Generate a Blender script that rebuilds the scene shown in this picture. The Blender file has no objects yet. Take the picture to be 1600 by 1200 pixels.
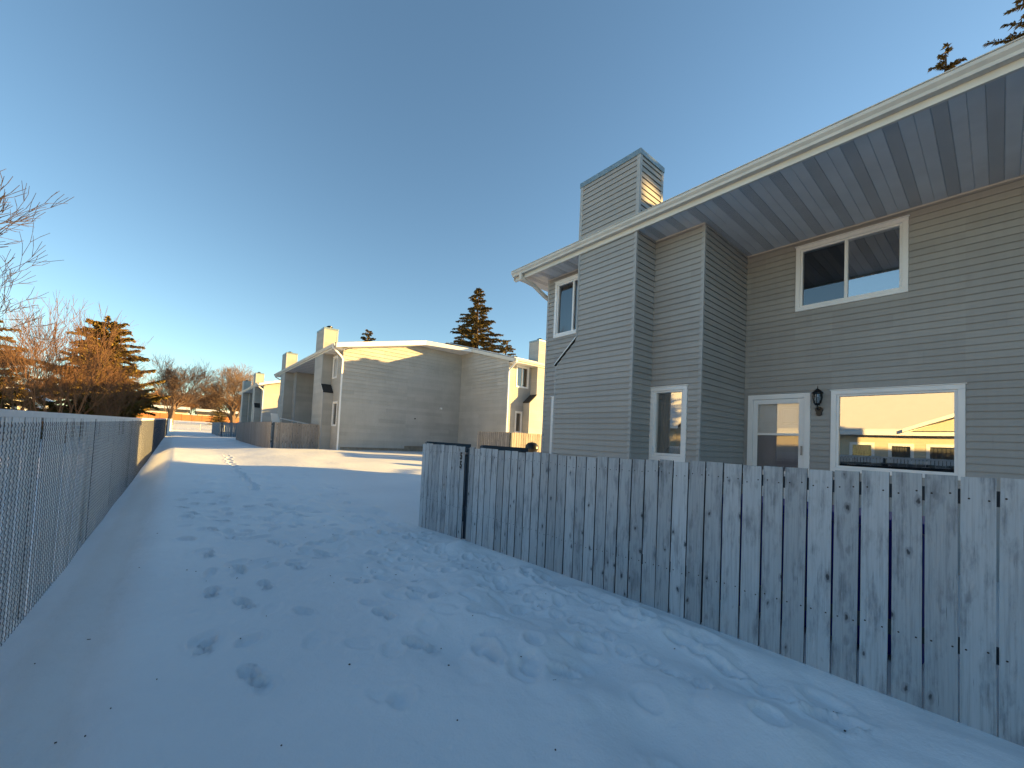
import bpy, math, random
import numpy as np
from mathutils import Vector, Matrix
from math import radians, sin, cos, pi, tan

# ------------------------------------------------------------------ camera, sky, sun, exposure
S = bpy.context.scene
C = S.collection
YAW, PITCH, ROLL, FPX, CX, CY = 0.66590647, 0.0400825, 0.04777439, 624.01, 771.02, 661.37
fw = Vector((sin(YAW) * cos(PITCH), cos(YAW) * cos(PITCH), sin(PITCH)))
r0 = Vector((cos(YAW), -sin(YAW), 0))
u0 = r0.cross(fw)
rt = r0 * cos(ROLL) + u0 * sin(ROLL)
up = u0 * cos(ROLL) - r0 * sin(ROLL)
cam = bpy.data.cameras.new("camera")
cam.sensor_width = 36; cam.sensor_fit = 'HORIZONTAL'
cam.lens = FPX / 1600 * 36
cam.shift_x = (800 - CX) / 1600
cam.shift_y = (CY - 600) / 1600
cam.clip_start = 0.05; cam.clip_end = 3000
co = bpy.data.objects.new("camera", cam)
C.objects.link(co)
co.matrix_world = Matrix(((rt.x, up.x, -fw.x, 0), (rt.y, up.y, -fw.y, 0), (rt.z, up.z, -fw.z, 0), (0, 0, 0, 1)))
S.camera = co

SUN_EL, SUN_A = radians(11), radians(30)
sd = Vector((cos(SUN_A) * cos(SUN_EL), -sin(SUN_A) * cos(SUN_EL), sin(SUN_EL)))
W = bpy.data.worlds.new("World"); S.world = W; W.use_nodes = True
wn = W.node_tree.nodes; wn.clear()
sky = wn.new('ShaderNodeTexSky'); sky.sky_type = 'NISHITA'; sky.sun_disc = False
sky.sun_elevation = SUN_EL; sky.sun_rotation = pi / 2 + SUN_A
sky.altitude = 600; sky.air_density = 1.0; sky.dust_density = 0.3; sky.ozone_density = 0.7
bg = wn.new('ShaderNodeBackground'); bg.inputs[1].default_value = 0.06
wo = wn.new('ShaderNodeOutputWorld')
tn = wn.new('ShaderNodeMix'); tn.data_type = 'RGBA'; tn.blend_type = 'MULTIPLY'; tn.inputs[0].default_value = 1; tn.inputs[7].default_value = (.80, .985, 1.06, 1)
W.node_tree.links.new(sky.outputs[0], tn.inputs[6]); W.node_tree.links.new(tn.outputs[2], bg.inputs[0]); W.node_tree.links.new(bg.outputs[0], wo.inputs[0])
sl = bpy.data.lights.new("sun", 'SUN'); sl.energy = 5.0; sl.angle = radians(0.5); sl.color = (1.0, 0.63, 0.20)
so = bpy.data.objects.new("sun", sl); C.objects.link(so)
so.rotation_euler = sd.to_track_quat('Z', 'Y').to_euler(); so.location = sd * 60
S.view_settings.view_transform = 'Standard'; S.view_settings.look = 'None'
S.view_settings.exposure = 2.05; S.view_settings.gamma = 1; S.view_settings.use_curve_mapping = False
S.render.engine = 'CYCLES'
S.cycles.max_bounces = 8

random.seed(7); RNG = np.random.default_rng(7)

# ------------------------------------------------------------------ materials
MATS = {}
def mat(name, base=(.5, .5, .5), rough=.7, metal=0., spec=.4):
    m = bpy.data.materials.new(name); m.use_nodes = True
    b = m.node_tree.nodes['Principled BSDF']
    b.inputs['Base Color'].default_value = (*base, 1); b.inputs['Roughness'].default_value = rough
    b.inputs['Metallic'].default_value = metal; b.inputs['Specular IOR Level'].default_value = spec
    MATS[name] = m
    return m, m.node_tree, b
def N(nt, t, **kw):
    n = nt.nodes.new(t)
    for k, v in kw.items():
        if k.startswith('i_'):
            n.inputs[k[2:].replace('_', ' ')].default_value = v
        else: setattr(n, k, v)
    return n
def L(nt, a, b): nt.links.new(a, b)
def coords(nt, kind='Object', scale=(1, 1, 1), rnd=0.):
    tc = N(nt, 'ShaderNodeTexCoord'); mp = N(nt, 'ShaderNodeMapping')
    mp.inputs['Scale'].default_value = scale
    L(nt, tc.outputs[kind], mp.inputs['Vector'])
    if rnd:
        oi = N(nt, 'ShaderNodeObjectInfo'); mu = N(nt, 'ShaderNodeMath', operation='MULTIPLY'); mu.inputs[1].default_value = rnd
        cb = N(nt, 'ShaderNodeCombineXYZ'); L(nt, oi.outputs['Random'], mu.inputs[0])
        for k in range(3): L(nt, mu.outputs[0], cb.inputs[k])
        L(nt, cb.outputs[0], mp.inputs['Location'])
    return mp.outputs[0]
def noise(nt, vec, scale, detail=3, rough=.55):
    n = N(nt, 'ShaderNodeTexNoise'); n.inputs['Scale'].default_value = scale
    n.inputs['Detail'].default_value = detail; n.inputs['Roughness'].default_value = rough
    L(nt, vec, n.inputs['Vector']); return n.outputs['Fac']
def ramp(nt, fac, stops):
    r = N(nt, 'ShaderNodeValToRGB'); L(nt, fac, r.inputs[0]); e = r.color_ramp.elements
    while len(e) < len(stops): e.new(.5)
    for k, (p, c) in enumerate(stops):
        e[k].position = p; e[k].color = (*c, 1) if len(c) == 3 else c
    return r.outputs[0]
def mixc(nt, fac, a, b, mode='MIX'):
    m = N(nt, 'ShaderNodeMix', data_type='RGBA', blend_type=mode)
    for s, v in ((0, fac), (6, a), (7, b)):
        if isinstance(v, (int, float)): m.inputs[s].default_value = v
        elif isinstance(v, tuple): m.inputs[s].default_value = (*v, 1)
        else: L(nt, v, m.inputs[s])
    return m.outputs[2]
def bump(nt, b, h, strength=.3, dist=.01):
    n = N(nt, 'ShaderNodeBump'); n.inputs['Strength'].default_value = strength; n.inputs['Distance'].default_value = dist
    L(nt, h, n.inputs['Height']); L(nt, n.outputs[0], b.inputs['Normal'])
def rnd_mul(nt, lo, hi):
    oi = N(nt, 'ShaderNodeObjectInfo'); mr = N(nt, 'ShaderNodeMapRange')
    mr.inputs['To Min'].default_value = lo; mr.inputs['To Max'].default_value = hi
    L(nt, oi.outputs['Random'], mr.inputs[0]); return mr.outputs[0]

def siding_mat(name, base, var=.06, streak=.12):
    m, nt, b = mat(name, base, .62, 0, .3)
    v = coords(nt, 'Object')
    n1 = noise(nt, v, .9, 4); v2 = coords(nt, 'Object', (9, 9, .6)); n2 = noise(nt, v2, 1.4, 3)
    c = mixc(nt, ramp(nt, n1, [(.3, (1 - streak,) * 3), (.75, (1 + .0, ) * 3)]), base, base)
    k = ramp(nt, n1, [(.3, tuple(x * (1 - streak) for x in base)), (.72, base)])
    k2 = ramp(nt, n2, [(.25, (.95, .945, .94)), (.6, (1, 1, 1))])
    k = mixc(nt, 1., k, k2, 'MULTIPLY')
    r = rnd_mul(nt, 1 - var, 1 + var)
    cb = N(nt, 'ShaderNodeCombineColor')
    for i in range(3): L(nt, r, cb.inputs[i])
    k = mixc(nt, 1., k, cb.outputs[0], 'MULTIPLY')
    L(nt, k, b.inputs['Base Color'])
    bump(nt, b, noise(nt, coords(nt, 'Object', (1, 1, 1)), 3, 3), .25, .006)
    return m
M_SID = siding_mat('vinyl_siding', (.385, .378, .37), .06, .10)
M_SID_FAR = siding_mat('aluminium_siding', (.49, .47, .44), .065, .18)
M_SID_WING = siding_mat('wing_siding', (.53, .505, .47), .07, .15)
M_TRIM_GREY = siding_mat('corner_trim', (.42, .43, .44), .02, .08)

def plain(name, base, rough=.6, metal=0, grime=.15, gs=3., spec=.4):
    m, nt, b = mat(name, base, rough, metal, spec)
    n = noise(nt, coords(nt, 'Object', (1, 1, .5)), gs, 4)
    L(nt, ramp(nt, n, [(.3, tuple(x * (1 - grime) for x in base)), (.7, base)]), b.inputs['Base Color'])
    return m
M_WHITE = plain('white_vinyl', (.86, .86, .87), .4, 0, .08)
M_GUTTER = plain('painted_gutter', (.66, .63, .58), .45, 0, .14, 5)
M_FASCIA = plain('fascia_metal', (.70, .67, .61), .5, 0, .1)
M_DARK = plain('dark_void', (.02, .02, .022), .8)
M_BLACK = plain('black_metal', (.012, .012, .013), .35, .2)
M_SHINGLE = plain('asphalt_shingle', (.05, .047, .045), .9, 0, .4, 30)
M_CONC = plain('concrete_foundation', (.30, .26, .21), .9, 0, .35, 6)
M_CAP = plain('blue_grey_flashing', (.23, .31, .36), .4, .3, .25, 8)
M_STEEL = plain('galvanised_steel', (.33, .34, .35), .45, .7, .25, 20)
M_POST = plain('dull_fence_post', (.10, .11, .12), .6, .3, .25, 12)
M_CURT = plain('beige_curtain', (.40, .33, .27), .9)
M_CURTL = plain('sheer_curtain', (.42, .45, .40), .9)
M_RED = plain('dark_red_curtain', (.12, .012, .016), .9)
M_DOOR = plain('white_door', (.82, .82, .82), .5)
M_BLUE = plain('blue_plastic', (.01, .012, .22), .5)
M_CREAM = siding_mat('cream_siding', (.62, .56, .44), .02, .08)
M_TAN = siding_mat('tan_siding', (.50, .45, .36), .02, .08)
M_ORANGE = plain('cedar_fence', (.42, .16, .06), .8, 0, .3, 3)
M_SNOWROOF = plain('roof_snow', (.72, .73, .75), .8, 0, .04)
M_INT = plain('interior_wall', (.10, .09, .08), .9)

# vented soffit
def soffit(name, vented):
    m, nt, b = mat(name, (.5, .5, .5), .55, 0, .35)
    n = noise(nt, coords(nt, 'Object', (1, 1, 1), 9), 1.6, 4)
    base = ramp(nt, n, [(.3, (.64, .65, .67)), (.7, (.74, .75, .77))])
    if vented:
        v = coords(nt, 'Object', (1, 1, 1)); sx = N(nt, 'ShaderNodeSeparateXYZ'); L(nt, v, sx.inputs[0])
        def w(o, f):
            a = N(nt, 'ShaderNodeMath', operation='MULTIPLY'); a.inputs[1].default_value = f; L(nt, sx.outputs[o], a.inputs[0])
            s = N(nt, 'ShaderNodeMath', operation='SINE'); L(nt, a.outputs[0], s.inputs[0]); return s.outputs[0]
        mu = N(nt, 'ShaderNodeMath', operation='MULTIPLY'); L(nt, w(0, 2 * pi / .014), mu.inputs[0]); L(nt, w(1, 2 * pi / .012), mu.inputs[1])
        base = mixc(nt, ramp(nt, mu.outputs[0], [(.05, (0, 0, 0)), (.3, (.8, .8, .8))]), base, (.06, .06, .065))
    L(nt, base, b.inputs['Base Color'])
    return m
M_SOF = soffit('soffit_plain', False); M_SOFV = soffit('soffit_vented', True)

# fence board wood
def wood(name, base, dark, knotc):
    m, nt, b = mat(name, base, .8, 0, .2)
    g = noise(nt, coords(nt, 'Object', (30, 30, 1.0), 37), 2.6, 7, .65)
    s = noise(nt, coords(nt, 'Object', (5.5, 5.5, 1.3), 53), 2.2, 6, .66)
    k = ramp(nt, g, [(.28, tuple(x * .72 for x in base)), (.5, base), (.75, tuple(min(1, x * 1.13) for x in base))])
    st = ramp(nt, s, [(.50, (0, 0, 0)), (.68, (.72, .72, .72))])
    st2 = mixc(nt, 1., st, ramp(nt, g, [(.3, (1.0, 1, 1)), (.7, (.45, .45, .45))]), 'MULTIPLY')
    k = mixc(nt, st2, k, dark)
    vo = N(nt, 'ShaderNodeTexVoronoi'); vo.inputs['Scale'].default_value = 1.0; vo.inputs['Randomness'].default_value = .9
    kv = coords(nt, 'Object', (8.5, 8.5, 4.2), 71); dn = N(nt, 'ShaderNodeTexNoise'); dn.inputs['Scale'].default_value = 4.5; L(nt, kv, dn.inputs['Vector'])
    vm = N(nt, 'ShaderNodeVectorMath', operation='MULTIPLY_ADD'); vm.inputs[1].default_value = (.22, .22, .22); L(nt, dn.outputs['Color'], vm.inputs[0]); L(nt, kv, vm.inputs[2])
    L(nt, vm.outputs[0], vo.inputs['Vector'])
    kn = ramp(nt, vo.outputs['Distance'], [(.0, (1, 1, 1)), (.07, (.85, .85, .85)), (.10, (.30, .30, .30)), (.15, (.22, .22, .22)), (.19, (0, 0, 0))])
    k = mixc(nt, kn, k, knotc)
    sp = noise(nt, coords(nt, 'Object', (95, 95, 1.6), 91), 2.0, 3, .5)
    k = mixc(nt, ramp(nt, sp, [(.70, (0, 0, 0)), (.74, (.85, .85, .85))]), k, knotc)
    r = rnd_mul(nt, .80, 1.12); cb = N(nt, 'ShaderNodeCombineColor')
    for i in range(3): L(nt, r, cb.inputs[i])
    k = mixc(nt, 1., k, cb.outputs[0], 'MULTIPLY')
    L(nt, k, b.inputs['Base Color']); bump(nt, b, g, .45, .004)
    return m
M_BOARD = wood('weathered_grey_blue_board', (.41, .445, .475), (.06, .07, .09), (.04, .045, .055))
M_BOARD_FAR = wood('weathered_grey_board', (.34, .30, .27), (.13, .11, .10), (.08, .07, .06))
M_BOARD_BLUE = wood('blue_grey_board', (.22, .27, .31), (.08, .10, .12), (.05, .06, .07))
M_RAIL = plain('dark_blue_rail', (.045, .07, .10), .7, 0, .3)
M_EDGE_SHADE = plain('board_edge_shade', (.055, .06, .07), .9, 0, .3, 8)  # near-black edge colour paints in the shade of the gaps between boards
M_NAIL = plain('rusty_nail', (.035, .022, .015), .7)
M_SLAT = plain('grey_privacy_slat', (.78, .78, .78), .5, 0, .12, 7)
M_SLATC = plain('slat_cap', (.72, .73, .74), .45, 0, .12, 6)
M_WIRE = plain('mesh_wire', (.14, .145, .155), .5, .5, .2, 20)

# snow
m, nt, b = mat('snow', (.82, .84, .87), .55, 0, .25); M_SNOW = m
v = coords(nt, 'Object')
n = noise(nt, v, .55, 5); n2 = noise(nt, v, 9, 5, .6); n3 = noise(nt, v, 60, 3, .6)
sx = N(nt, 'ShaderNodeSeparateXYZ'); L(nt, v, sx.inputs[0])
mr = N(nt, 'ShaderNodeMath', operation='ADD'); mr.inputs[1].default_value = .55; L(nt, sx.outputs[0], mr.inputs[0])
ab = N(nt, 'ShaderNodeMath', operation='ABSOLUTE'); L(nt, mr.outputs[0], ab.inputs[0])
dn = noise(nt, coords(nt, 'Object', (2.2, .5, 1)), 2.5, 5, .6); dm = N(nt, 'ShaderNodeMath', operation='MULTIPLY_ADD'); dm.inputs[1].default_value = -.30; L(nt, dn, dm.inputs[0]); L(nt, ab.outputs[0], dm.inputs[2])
fence_band = ramp(nt, dm.outputs[0], [(.0, (.3, .3, .3)), (.12, (0, 0, 0))])  # grey-brown tint in a band along the left fence
L(nt, mixc(nt, fence_band, ramp(nt, n, [(.3, (.67, .70, .735)), (.7, (.76, .785, .81))]), (.60, .585, .56)), b.inputs['Base Color'])
a = N(nt, 'ShaderNodeMath', operation='ADD'); mu = N(nt, 'ShaderNodeMath', operation='MULTIPLY'); mu.inputs[1].default_value = .22
L(nt, n3, mu.inputs[0]); L(nt, mu.outputs[0], a.inputs[0]); L(nt, n2, a.inputs[1])
bump(nt, b, a.outputs[0], .42, .03)

# bark and foliage
def barkm(name, base):
    m, nt, b = mat(name, base, .9, 0, .15)
    n = noise(nt, coords(nt, 'Object', (4, 4, 1)), 6, 4)
    L(nt, ramp(nt, n, [(.3, tuple(x * .55 for x in base)), (.7, base)]), b.inputs['Base Color']); return m
M_BARK = barkm('elm_bark', (.17, .115, .085)); M_BARKR = barkm('shrub_bark', (.24, .13, .07)); M_BARKG = barkm('grey_bark', (.09, .065, .055))
def leafm(name, a, c):
    m, nt, b = mat(name, a, .75, 0, .2)
    n = noise(nt, coords(nt, 'Object'), 1.3, 4, .7); n2 = noise(nt, coords(nt, 'Object'), 14, 2)
    k = ramp(nt, n, [(.32, a), (.68, c)]); k = mixc(nt, .55, k, ramp(nt, n2, [(.3, a), (.7, c)]))
    L(nt, k, b.inputs['Base Color']); return m
M_SPRUCE = leafm('spruce_needles', (.08, .075, .03), (.27, .18, .065))
M_PINE = leafm('pine_needles', (.085, .07, .02), (.26, .16, .035))

# glass
def glass(name, refl, tint=(.75, .78, .8)):
    m = bpy.data.materials.new(name); m.use_nodes = True; nt = m.node_tree; nt.nodes.clear()
    o = N(nt, 'ShaderNodeOutputMaterial'); mx = N(nt, 'ShaderNodeMixShader')
    t = N(nt, 'ShaderNodeBsdfTransparent'); t.inputs[0].default_value = (*tint, 1)
    g = N(nt, 'ShaderNodeBsdfGlossy'); g.inputs['Roughness'].default_value = 0.0; g.inputs[0].default_value = (.95, .95, .95, 1)
    nz = noise(nt, coords(nt, 'Object'), 1.2, 1); bp = N(nt, 'ShaderNodeBump'); bp.inputs['Strength'].default_value = .025; bp.inputs['Distance'].default_value = .02
    L(nt, nz, bp.inputs['Height']); L(nt, bp.outputs[0], g.inputs['Normal'])
    fr = N(nt, 'ShaderNodeFresnel'); fr.inputs[0].default_value = 1.5
    ad = N(nt, 'ShaderNodeMath', operation='ADD', use_clamp=True); ad.inputs[1].default_value = refl
    L(nt, fr.outputs[0], ad.inputs[0]); L(nt, ad.outputs[0], mx.inputs[0]); L(nt, t.outputs[0], mx.inputs[1]); L(nt, g.outputs[0], mx.inputs[2])
    L(nt, mx.outputs[0], o.inputs[0]); return m
M_GLASS = glass('window_glass', .38); M_GLASS_C = glass('door_glass', .10, (.93, .94, .95)); M_GLASS_D = glass('screened_glass', .10, (.5, .5, .55)); M_GLASS_L = glass('lamp_glass', .1, (.9, .9, .9))

# ------------------------------------------------------------------ helpers
class MB:
    def __init__(s): s.v = []; s.f = []; s.m = []; s.mats = []
    def mi(s, m):
        if m not in s.mats: s.mats.append(m)
        return s.mats.index(m)
    def poly(s, pts, m=None):
        i = len(s.v); s.v += [tuple(p) for p in pts]; s.f.append(tuple(range(i, i + len(pts)))); s.m.append(s.mi(m) if m else 0)
    def box(s, a, c, m=None):
        x0, y0, z0 = a; x1, y1, z1 = c
        s.hexa([(x0, y0, z0), (x1, y0, z0), (x1, y1, z0), (x0, y1, z0), (x0, y0, z1), (x1, y0, z1), (x1, y1, z1), (x0, y1, z1)], m)
    def hexa(s, p, m=None):
        i = len(s.v); s.v += [tuple(q) for q in p]
        for f in ((0, 3, 2, 1), (4, 5, 6, 7), (0, 1, 5, 4), (1, 2, 6, 5), (2, 3, 7, 6), (3, 0, 4, 7)):
            s.f.append(tuple(i + k for k in f)); s.m.append(s.mi(m) if m else 0)
    def prism(s, poly, d, m=None):
        """extrude a 3D polygon by vector d"""
        n = len(poly); d = Vector(d); i = len(s.v)
        s.v += [tuple(p) for p in poly] + [tuple(Vector(p) + d) for p in poly]
        k = s.mi(m) if m else 0
        s.f.append(tuple(range(i + n - 1, i - 1, -1))); s.f.append(tuple(range(i + n, i + 2 * n))); s.m += [k, k]
        for j in range(n):
            s.f.append((i + j, i + (j + 1) % n, i + n + (j + 1) % n, i + n + j)); s.m.append(k)
    def tube(s, p, q, r1, r2=None, n=8, m=None, cap=True):
        p = Vector(p); q = Vector(q); r2 = r1 if r2 is None else r2
        d = (q - p).normalized(); a = d.orthogonal().normalized(); c = d.cross(a)
        i = len(s.v); k = s.mi(m) if m else 0
        for (o, r) in ((p, r1), (q, r2)):
            for j in range(n):
                t = 2 * pi * j / n; s.v.append(tuple(o + (a * cos(t) + c * sin(t)) * r))
        for j in range(n):
            s.f.append((i + j, i + (j + 1) % n, i + n + (j + 1) % n, i + n + j)); s.m.append(k)
        if cap:
            s.f.append(tuple(i + n - 1 - j for j in range(n))); s.f.append(tuple(i + n + j for j in range(n))); s.m += [k, k]
    def path(s, pts, r, n=8, m=None):
        for a, c in zip(pts[:-1], pts[1:]): s.tube(a, c, r, r, n, m)
    def mesh(s, name, m=None, smooth=False):
        me = bpy.data.meshes.new(name); me.from_pydata(s.v, [], s.f)
        for x in (s.mats or [m]): me.materials.append(x)
        if len(s.mats) > 1: me.polygons.foreach_set('material_index', s.m)
        if smooth: me.polygons.foreach_set('use_smooth', [True] * len(s.f))
        me.update(); return me
    def build(s, name, m=None, parent=None, smooth=False, loc=None, mods=0):
        o = bpy.data.objects.new(name, s.mesh(name, m, smooth)); C.objects.link(o)
        if parent: o.parent = parent
        if loc: o.location = loc
        if mods:
            bv = o.modifiers.new('bevel', 'BEVEL'); bv.width = mods; bv.segments = 2; bv.limit_method = 'ANGLE'
        return o
def tag(o, label=None, cat=None, group=None, kind=None):
    for k, x in (('label', label), ('category', cat), ('group', group), ('kind', kind)):
        if x: o[k] = x
    return o
def thing(name, label, cat, loc=(0, 0, 0), rz=0, group=None):
    o = bpy.data.objects.new(name, None); C.objects.link(o); o.location = loc; o.rotation_euler = (0, 0, rz); o.empty_display_size = .1
    return tag(o, label, cat, group)
def inst(name, me, parent=None, loc=(0, 0, 0), rot=(0, 0, 0), sc=(1, 1, 1)):
    o = bpy.data.objects.new(name, me); C.objects.link(o); o.parent = parent; o.location = loc; o.rotation_euler = rot; o.scale = sc
    return o
def interp(x, pts):
    return float(np.interp(x, [p[0] for p in pts], [p[1] for p in pts]))

# ------------------------------------------------------------------ ground
LF, RF = -0.97, 3.75
def vnoise(x, y, s, seed):
    rg = np.random.default_rng(seed); T = rg.random((256, 256))
    x = x / s + 1000; y = y / s + 1000; xi = np.floor(x).astype(int); yi = np.floor(y).astype(int)
    fx = x - xi; fy = y - yi; fx = fx * fx * (3 - 2 * fx); fy = fy * fy * (3 - 2 * fy)
    g = lambda a, c: T[a % 256, c % 256]
    return (g(xi, yi) * (1 - fx) + g(xi + 1, yi) * fx) * (1 - fy) + (g(xi, yi + 1) * (1 - fx) + g(xi + 1, yi + 1) * fx) * fy - .5
def sst(x, a, c):
    t = np.clip((x - a) / (c - a), 0, 1); return t * t * (3 - 2 * t)
FAR = [(85, -.97), (100, -.6), (150, 1.15), (220, 1.5), (1200, 2)]
def ground(x, y, fine=True):
    I = lambda P: np.interp(y, [p[0] for p in P], [p[1] for p in P])
    R = I([(-20, -1.5), (0, -1.525), (1.1, -1.535), (3, -1.585), (5.4, -1.665), (7, -1.745), (9, -1.62), (12, -1.36), (15, -1.16), (18, -1.03), (21.6, -.95), (26, -1.09), (40, -1.05), (60, -1.)] + FAR)
    Mi = I([(-20, -1.6), (0, -1.6), (5, -1.6), (8, -1.53), (11, -1.40), (14, -1.27), (17, -1.17), (20, -1.12), (23, -1.12), (30, -1.24), (40, -1.2), (60, -1.02)] + FAR)
    Lf = I([(-20, -1.7), (0, -1.72), (4.7, -1.76), (7, -1.80), (14, -1.73), (22, -1.64), (40, -1.3), (60, -1.1)] + FAR)
    w = sst(x, 1.2, 3.7); z = Mi * (1 - w) + R * w
    wl = 1 - sst(x, -1.05, -.05); z = z * (1 - wl) + Lf * wl
    z = z - .5 * sst(-x, 1.5, 6) * (1 - sst(y, 60, 90)) + .45 * sst(-x, 1.5, 6) * sst(y, 10, 60) * (1 - sst(y, 60, 90))
    if not fine: return z
    ins = sst(x, LF - .3, LF + .5) * (1 - sst(x, RF - .25, RF))
    z = z + .045 * vnoise(x, y, 1.9, 1) + .02 * vnoise(x, y * .6, .6, 2)
    tr = sst(x, 1.0, 2.2) * (1 - sst(x, 3.45, 3.75)) * (1 - sst(y, 7.5, 11)) * sst(y, -1, .5)
    z = z + tr * (.14 * vnoise(x * .8 + y * .25, y * .8 - x * .25, .40, 3) + .06 * np.abs(vnoise(x, y, .22, 4)))
    mid = sst(x, -.2, .8) * (1 - sst(x, 3, 3.7)) * sst(y, 5, 7) * (1 - sst(y, 12, 15))
    z = z + mid * (.05 * vnoise(x, y, .33, 5) + .03 * vnoise(x, y, .14, 6))
    z = z + ins * (.006 * vnoise(x, y, .07, 8) + .004 * vnoise(x, y, .045, 9)) * (1 - sst(y, 8, 12))
    z = z - .03 * np.exp(-((x + .42) / .16) ** 2) * (1 - sst(y, 9, 13))
    return z
def axis(segs):
    out = [segs[0][0]]
    for a, c, st in segs:
        n = max(1, int(round((c - a) / st))); out += list(np.linspace(a, c, n + 1)[1:])
    return np.array(out)
xs = axis([(-900, -200, 100), (-200, -40, 20), (-40, -6, 3), (-6, -1.2, .4), (-1.2, 3.9, .0225), (3.9, 5, .1), (5, 20, .5), (20, 60, 5), (60, 300, 30), (300, 900, 100)])
ys = axis([(-300, -30, 45), (-30, -3, 3), (-3, .3, .3), (.3, 6.5, .0225), (6.5, 11, .035), (11, 18, .07), (18, 26, .16), (26, 60, .7), (60, 160, 4), (160, 400, 20), (400, 1400, 100)])
GX, GY = np.meshgrid(xs, ys); GZ = ground(GX, GY)
def dent(cx, cy, ang, ln, wd, dep, rim=.3):
    global GZ
    j0, j1 = np.searchsorted(ys, (cy - .45, cy + .45)); i0, i1 = np.searchsorted(xs, (cx - .45, cx + .45))
    X = GX[j0:j1, i0:i1] - cx; Y = GY[j0:j1, i0:i1] - cy
    a = X * cos(ang) + Y * sin(ang); c = -X * sin(ang) + Y * cos(ang)
    r = np.sqrt((a / wd) ** 2 + (c / ln) ** 2)
    GZ[j0:j1, i0:i1] += -dep * (1 - sst(r, .78, 1.04)) + dep * rim * np.exp(-((r - 1.25) / .22) ** 2)
# boot prints (x, y on the snow) in two lines up the corridor
def px2g(px, py, z=-1.6):
    d = rt * ((px - CX) / FPX) - up * ((py - CY) / FPX) + fw; t = z / d.z; return d.x * t, d.y * t
for (px, py, a) in ((322, 1008, -.3), (393, 1056, .5), (381, 944, .4), (331, 927, .1), (371, 888, .3), (326, 871, 0), (359, 845, .2), (331, 834, .3), (301, 811, .8), (346, 820, 1.2), (284, 803, 1.1), (460, 884, .8), (505, 862, .9), (470, 812, 1.1), (415, 915, .2), (420, 800, .3), (388, 800, .5), (428, 850, .2), (560, 905, .9), (600, 960, .3), (655, 1010, .6)):
    gx, gy = px2g(px, py); a = a * .6 + random.uniform(-.15, .15); dent(gx + .05 * sin(-a), gy + .05 * cos(a), a, .10, .052, .05, .25); dent(gx - .10 * sin(-a), gy - .10 * cos(a), a, .05, .042, .055, .3)
for k in range(26):                                                        # the trail that runs on up the slope
    t = k / 25; px = 402 - 52 * t + random.uniform(-5, 5); py = 778 - 66 * t
    gx, gy = px2g(px, py, -1.6 + .42 * t); dent(gx, gy, random.uniform(-.4, .4), .13, .09, .045, .3)
for k in range(70):
    cx_, cy_ = random.uniform(.1, 3.3), random.uniform(5.0, 11)
    dent(cx_, cy_, random.uniform(0, 3), random.uniform(.08, .17), random.uniform(.06, .11), random.uniform(.015, .04), .2)
for k in range(60):                                                        # softened old prints along the board fence
    cx_, cy_ = random.uniform(1.9, 3.5), random.uniform(.6, 6.6)
    dent(cx_, cy_, random.uniform(-.8, .8), random.uniform(.08, .14), random.uniform(.05, .09), random.uniform(.015, .045), .35)
for k in range(75):                                                        # shallow older prints over the whole path
    cx_, cy_ = random.uniform(.2, 3.2), random.uniform(2.0, 8.5)
    dent(cx_, cy_, random.uniform(-.9, .9), random.uniform(.09, .15), random.uniform(.045, .08), random.uniform(.012, .032), .4)
for k in range(24):                                                        # animal track parallel to the fence
    t = k / 23; dent(3.1 - .35 * t + .05 * (k % 2) - .03, 5.6 - 4.4 * t, 0, .06, .045, .03, .5)
for k in range(16):
    t = k / 15; dent(3.42 - .25 * t, 4.6 - 4.0 * t + random.uniform(-.1, .1), .1, .12, .05, .035, .6)
nx, ny = len(xs), len(ys)
idx = np.arange(nx * ny).reshape(ny, nx)
F = np.stack([idx[:-1, :-1], idx[:-1, 1:], idx[1:, 1:], idx[1:, :-1]], -1).reshape(-1, 4)
me = bpy.data.meshes.new('snow_ground'); V = np.stack([GX, GY, GZ], -1).reshape(-1, 3)
me.vertices.add(len(V)); me.vertices.foreach_set('co', V.ravel().astype(np.float32))
me.loops.add(F.size); me.loops.foreach_set('vertex_index', F.ravel().astype(np.int32))
me.polygons.add(len(F)); me.polygons.foreach_set('loop_start', np.arange(0, F.size, 4, dtype=np.int32)); me.polygons.foreach_set('loop_total', np.full(len(F), 4, np.int32))
me.polygons.foreach_set('use_smooth', np.ones(len(F), bool)); me.update(calc_edges=True); me.validate()
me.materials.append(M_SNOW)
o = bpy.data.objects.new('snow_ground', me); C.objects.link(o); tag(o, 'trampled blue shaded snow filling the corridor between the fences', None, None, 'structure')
def gz(x, y): return float(ground(np.array([x]), np.array([y]), False)[0])

mb = MB()                                                                  # bits of bark and twig on the snow
for k in range(85):
    x, y = random.uniform(-.8, 3.5), .5 + 8 * random.random() ** 1.6
    j = np.searchsorted(ys, y); i = np.searchsorted(xs, x); z = GZ[j, i]
    l, w = random.choice([(.003, .003), (.005, .003), (.004, .003), (.011, .0015), (.006, .005)]); a = random.uniform(0, 6.28)
    d = Vector((cos(a), sin(a), 0)); e = Vector((-sin(a), cos(a), 0)); c = Vector((x, y, z + .002))
    p = [c - d * l - e * w, c + d * l - e * w, c + d * l + e * w, c - d * l + e * w]
    mb.hexa(p + [q + Vector((0, 0, .004)) for q in p])
tag(mb.build('twig_litter', M_NAIL), 'dark specks of bark and twig scattered on the snow', 'litter', None, 'stuff')

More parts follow.
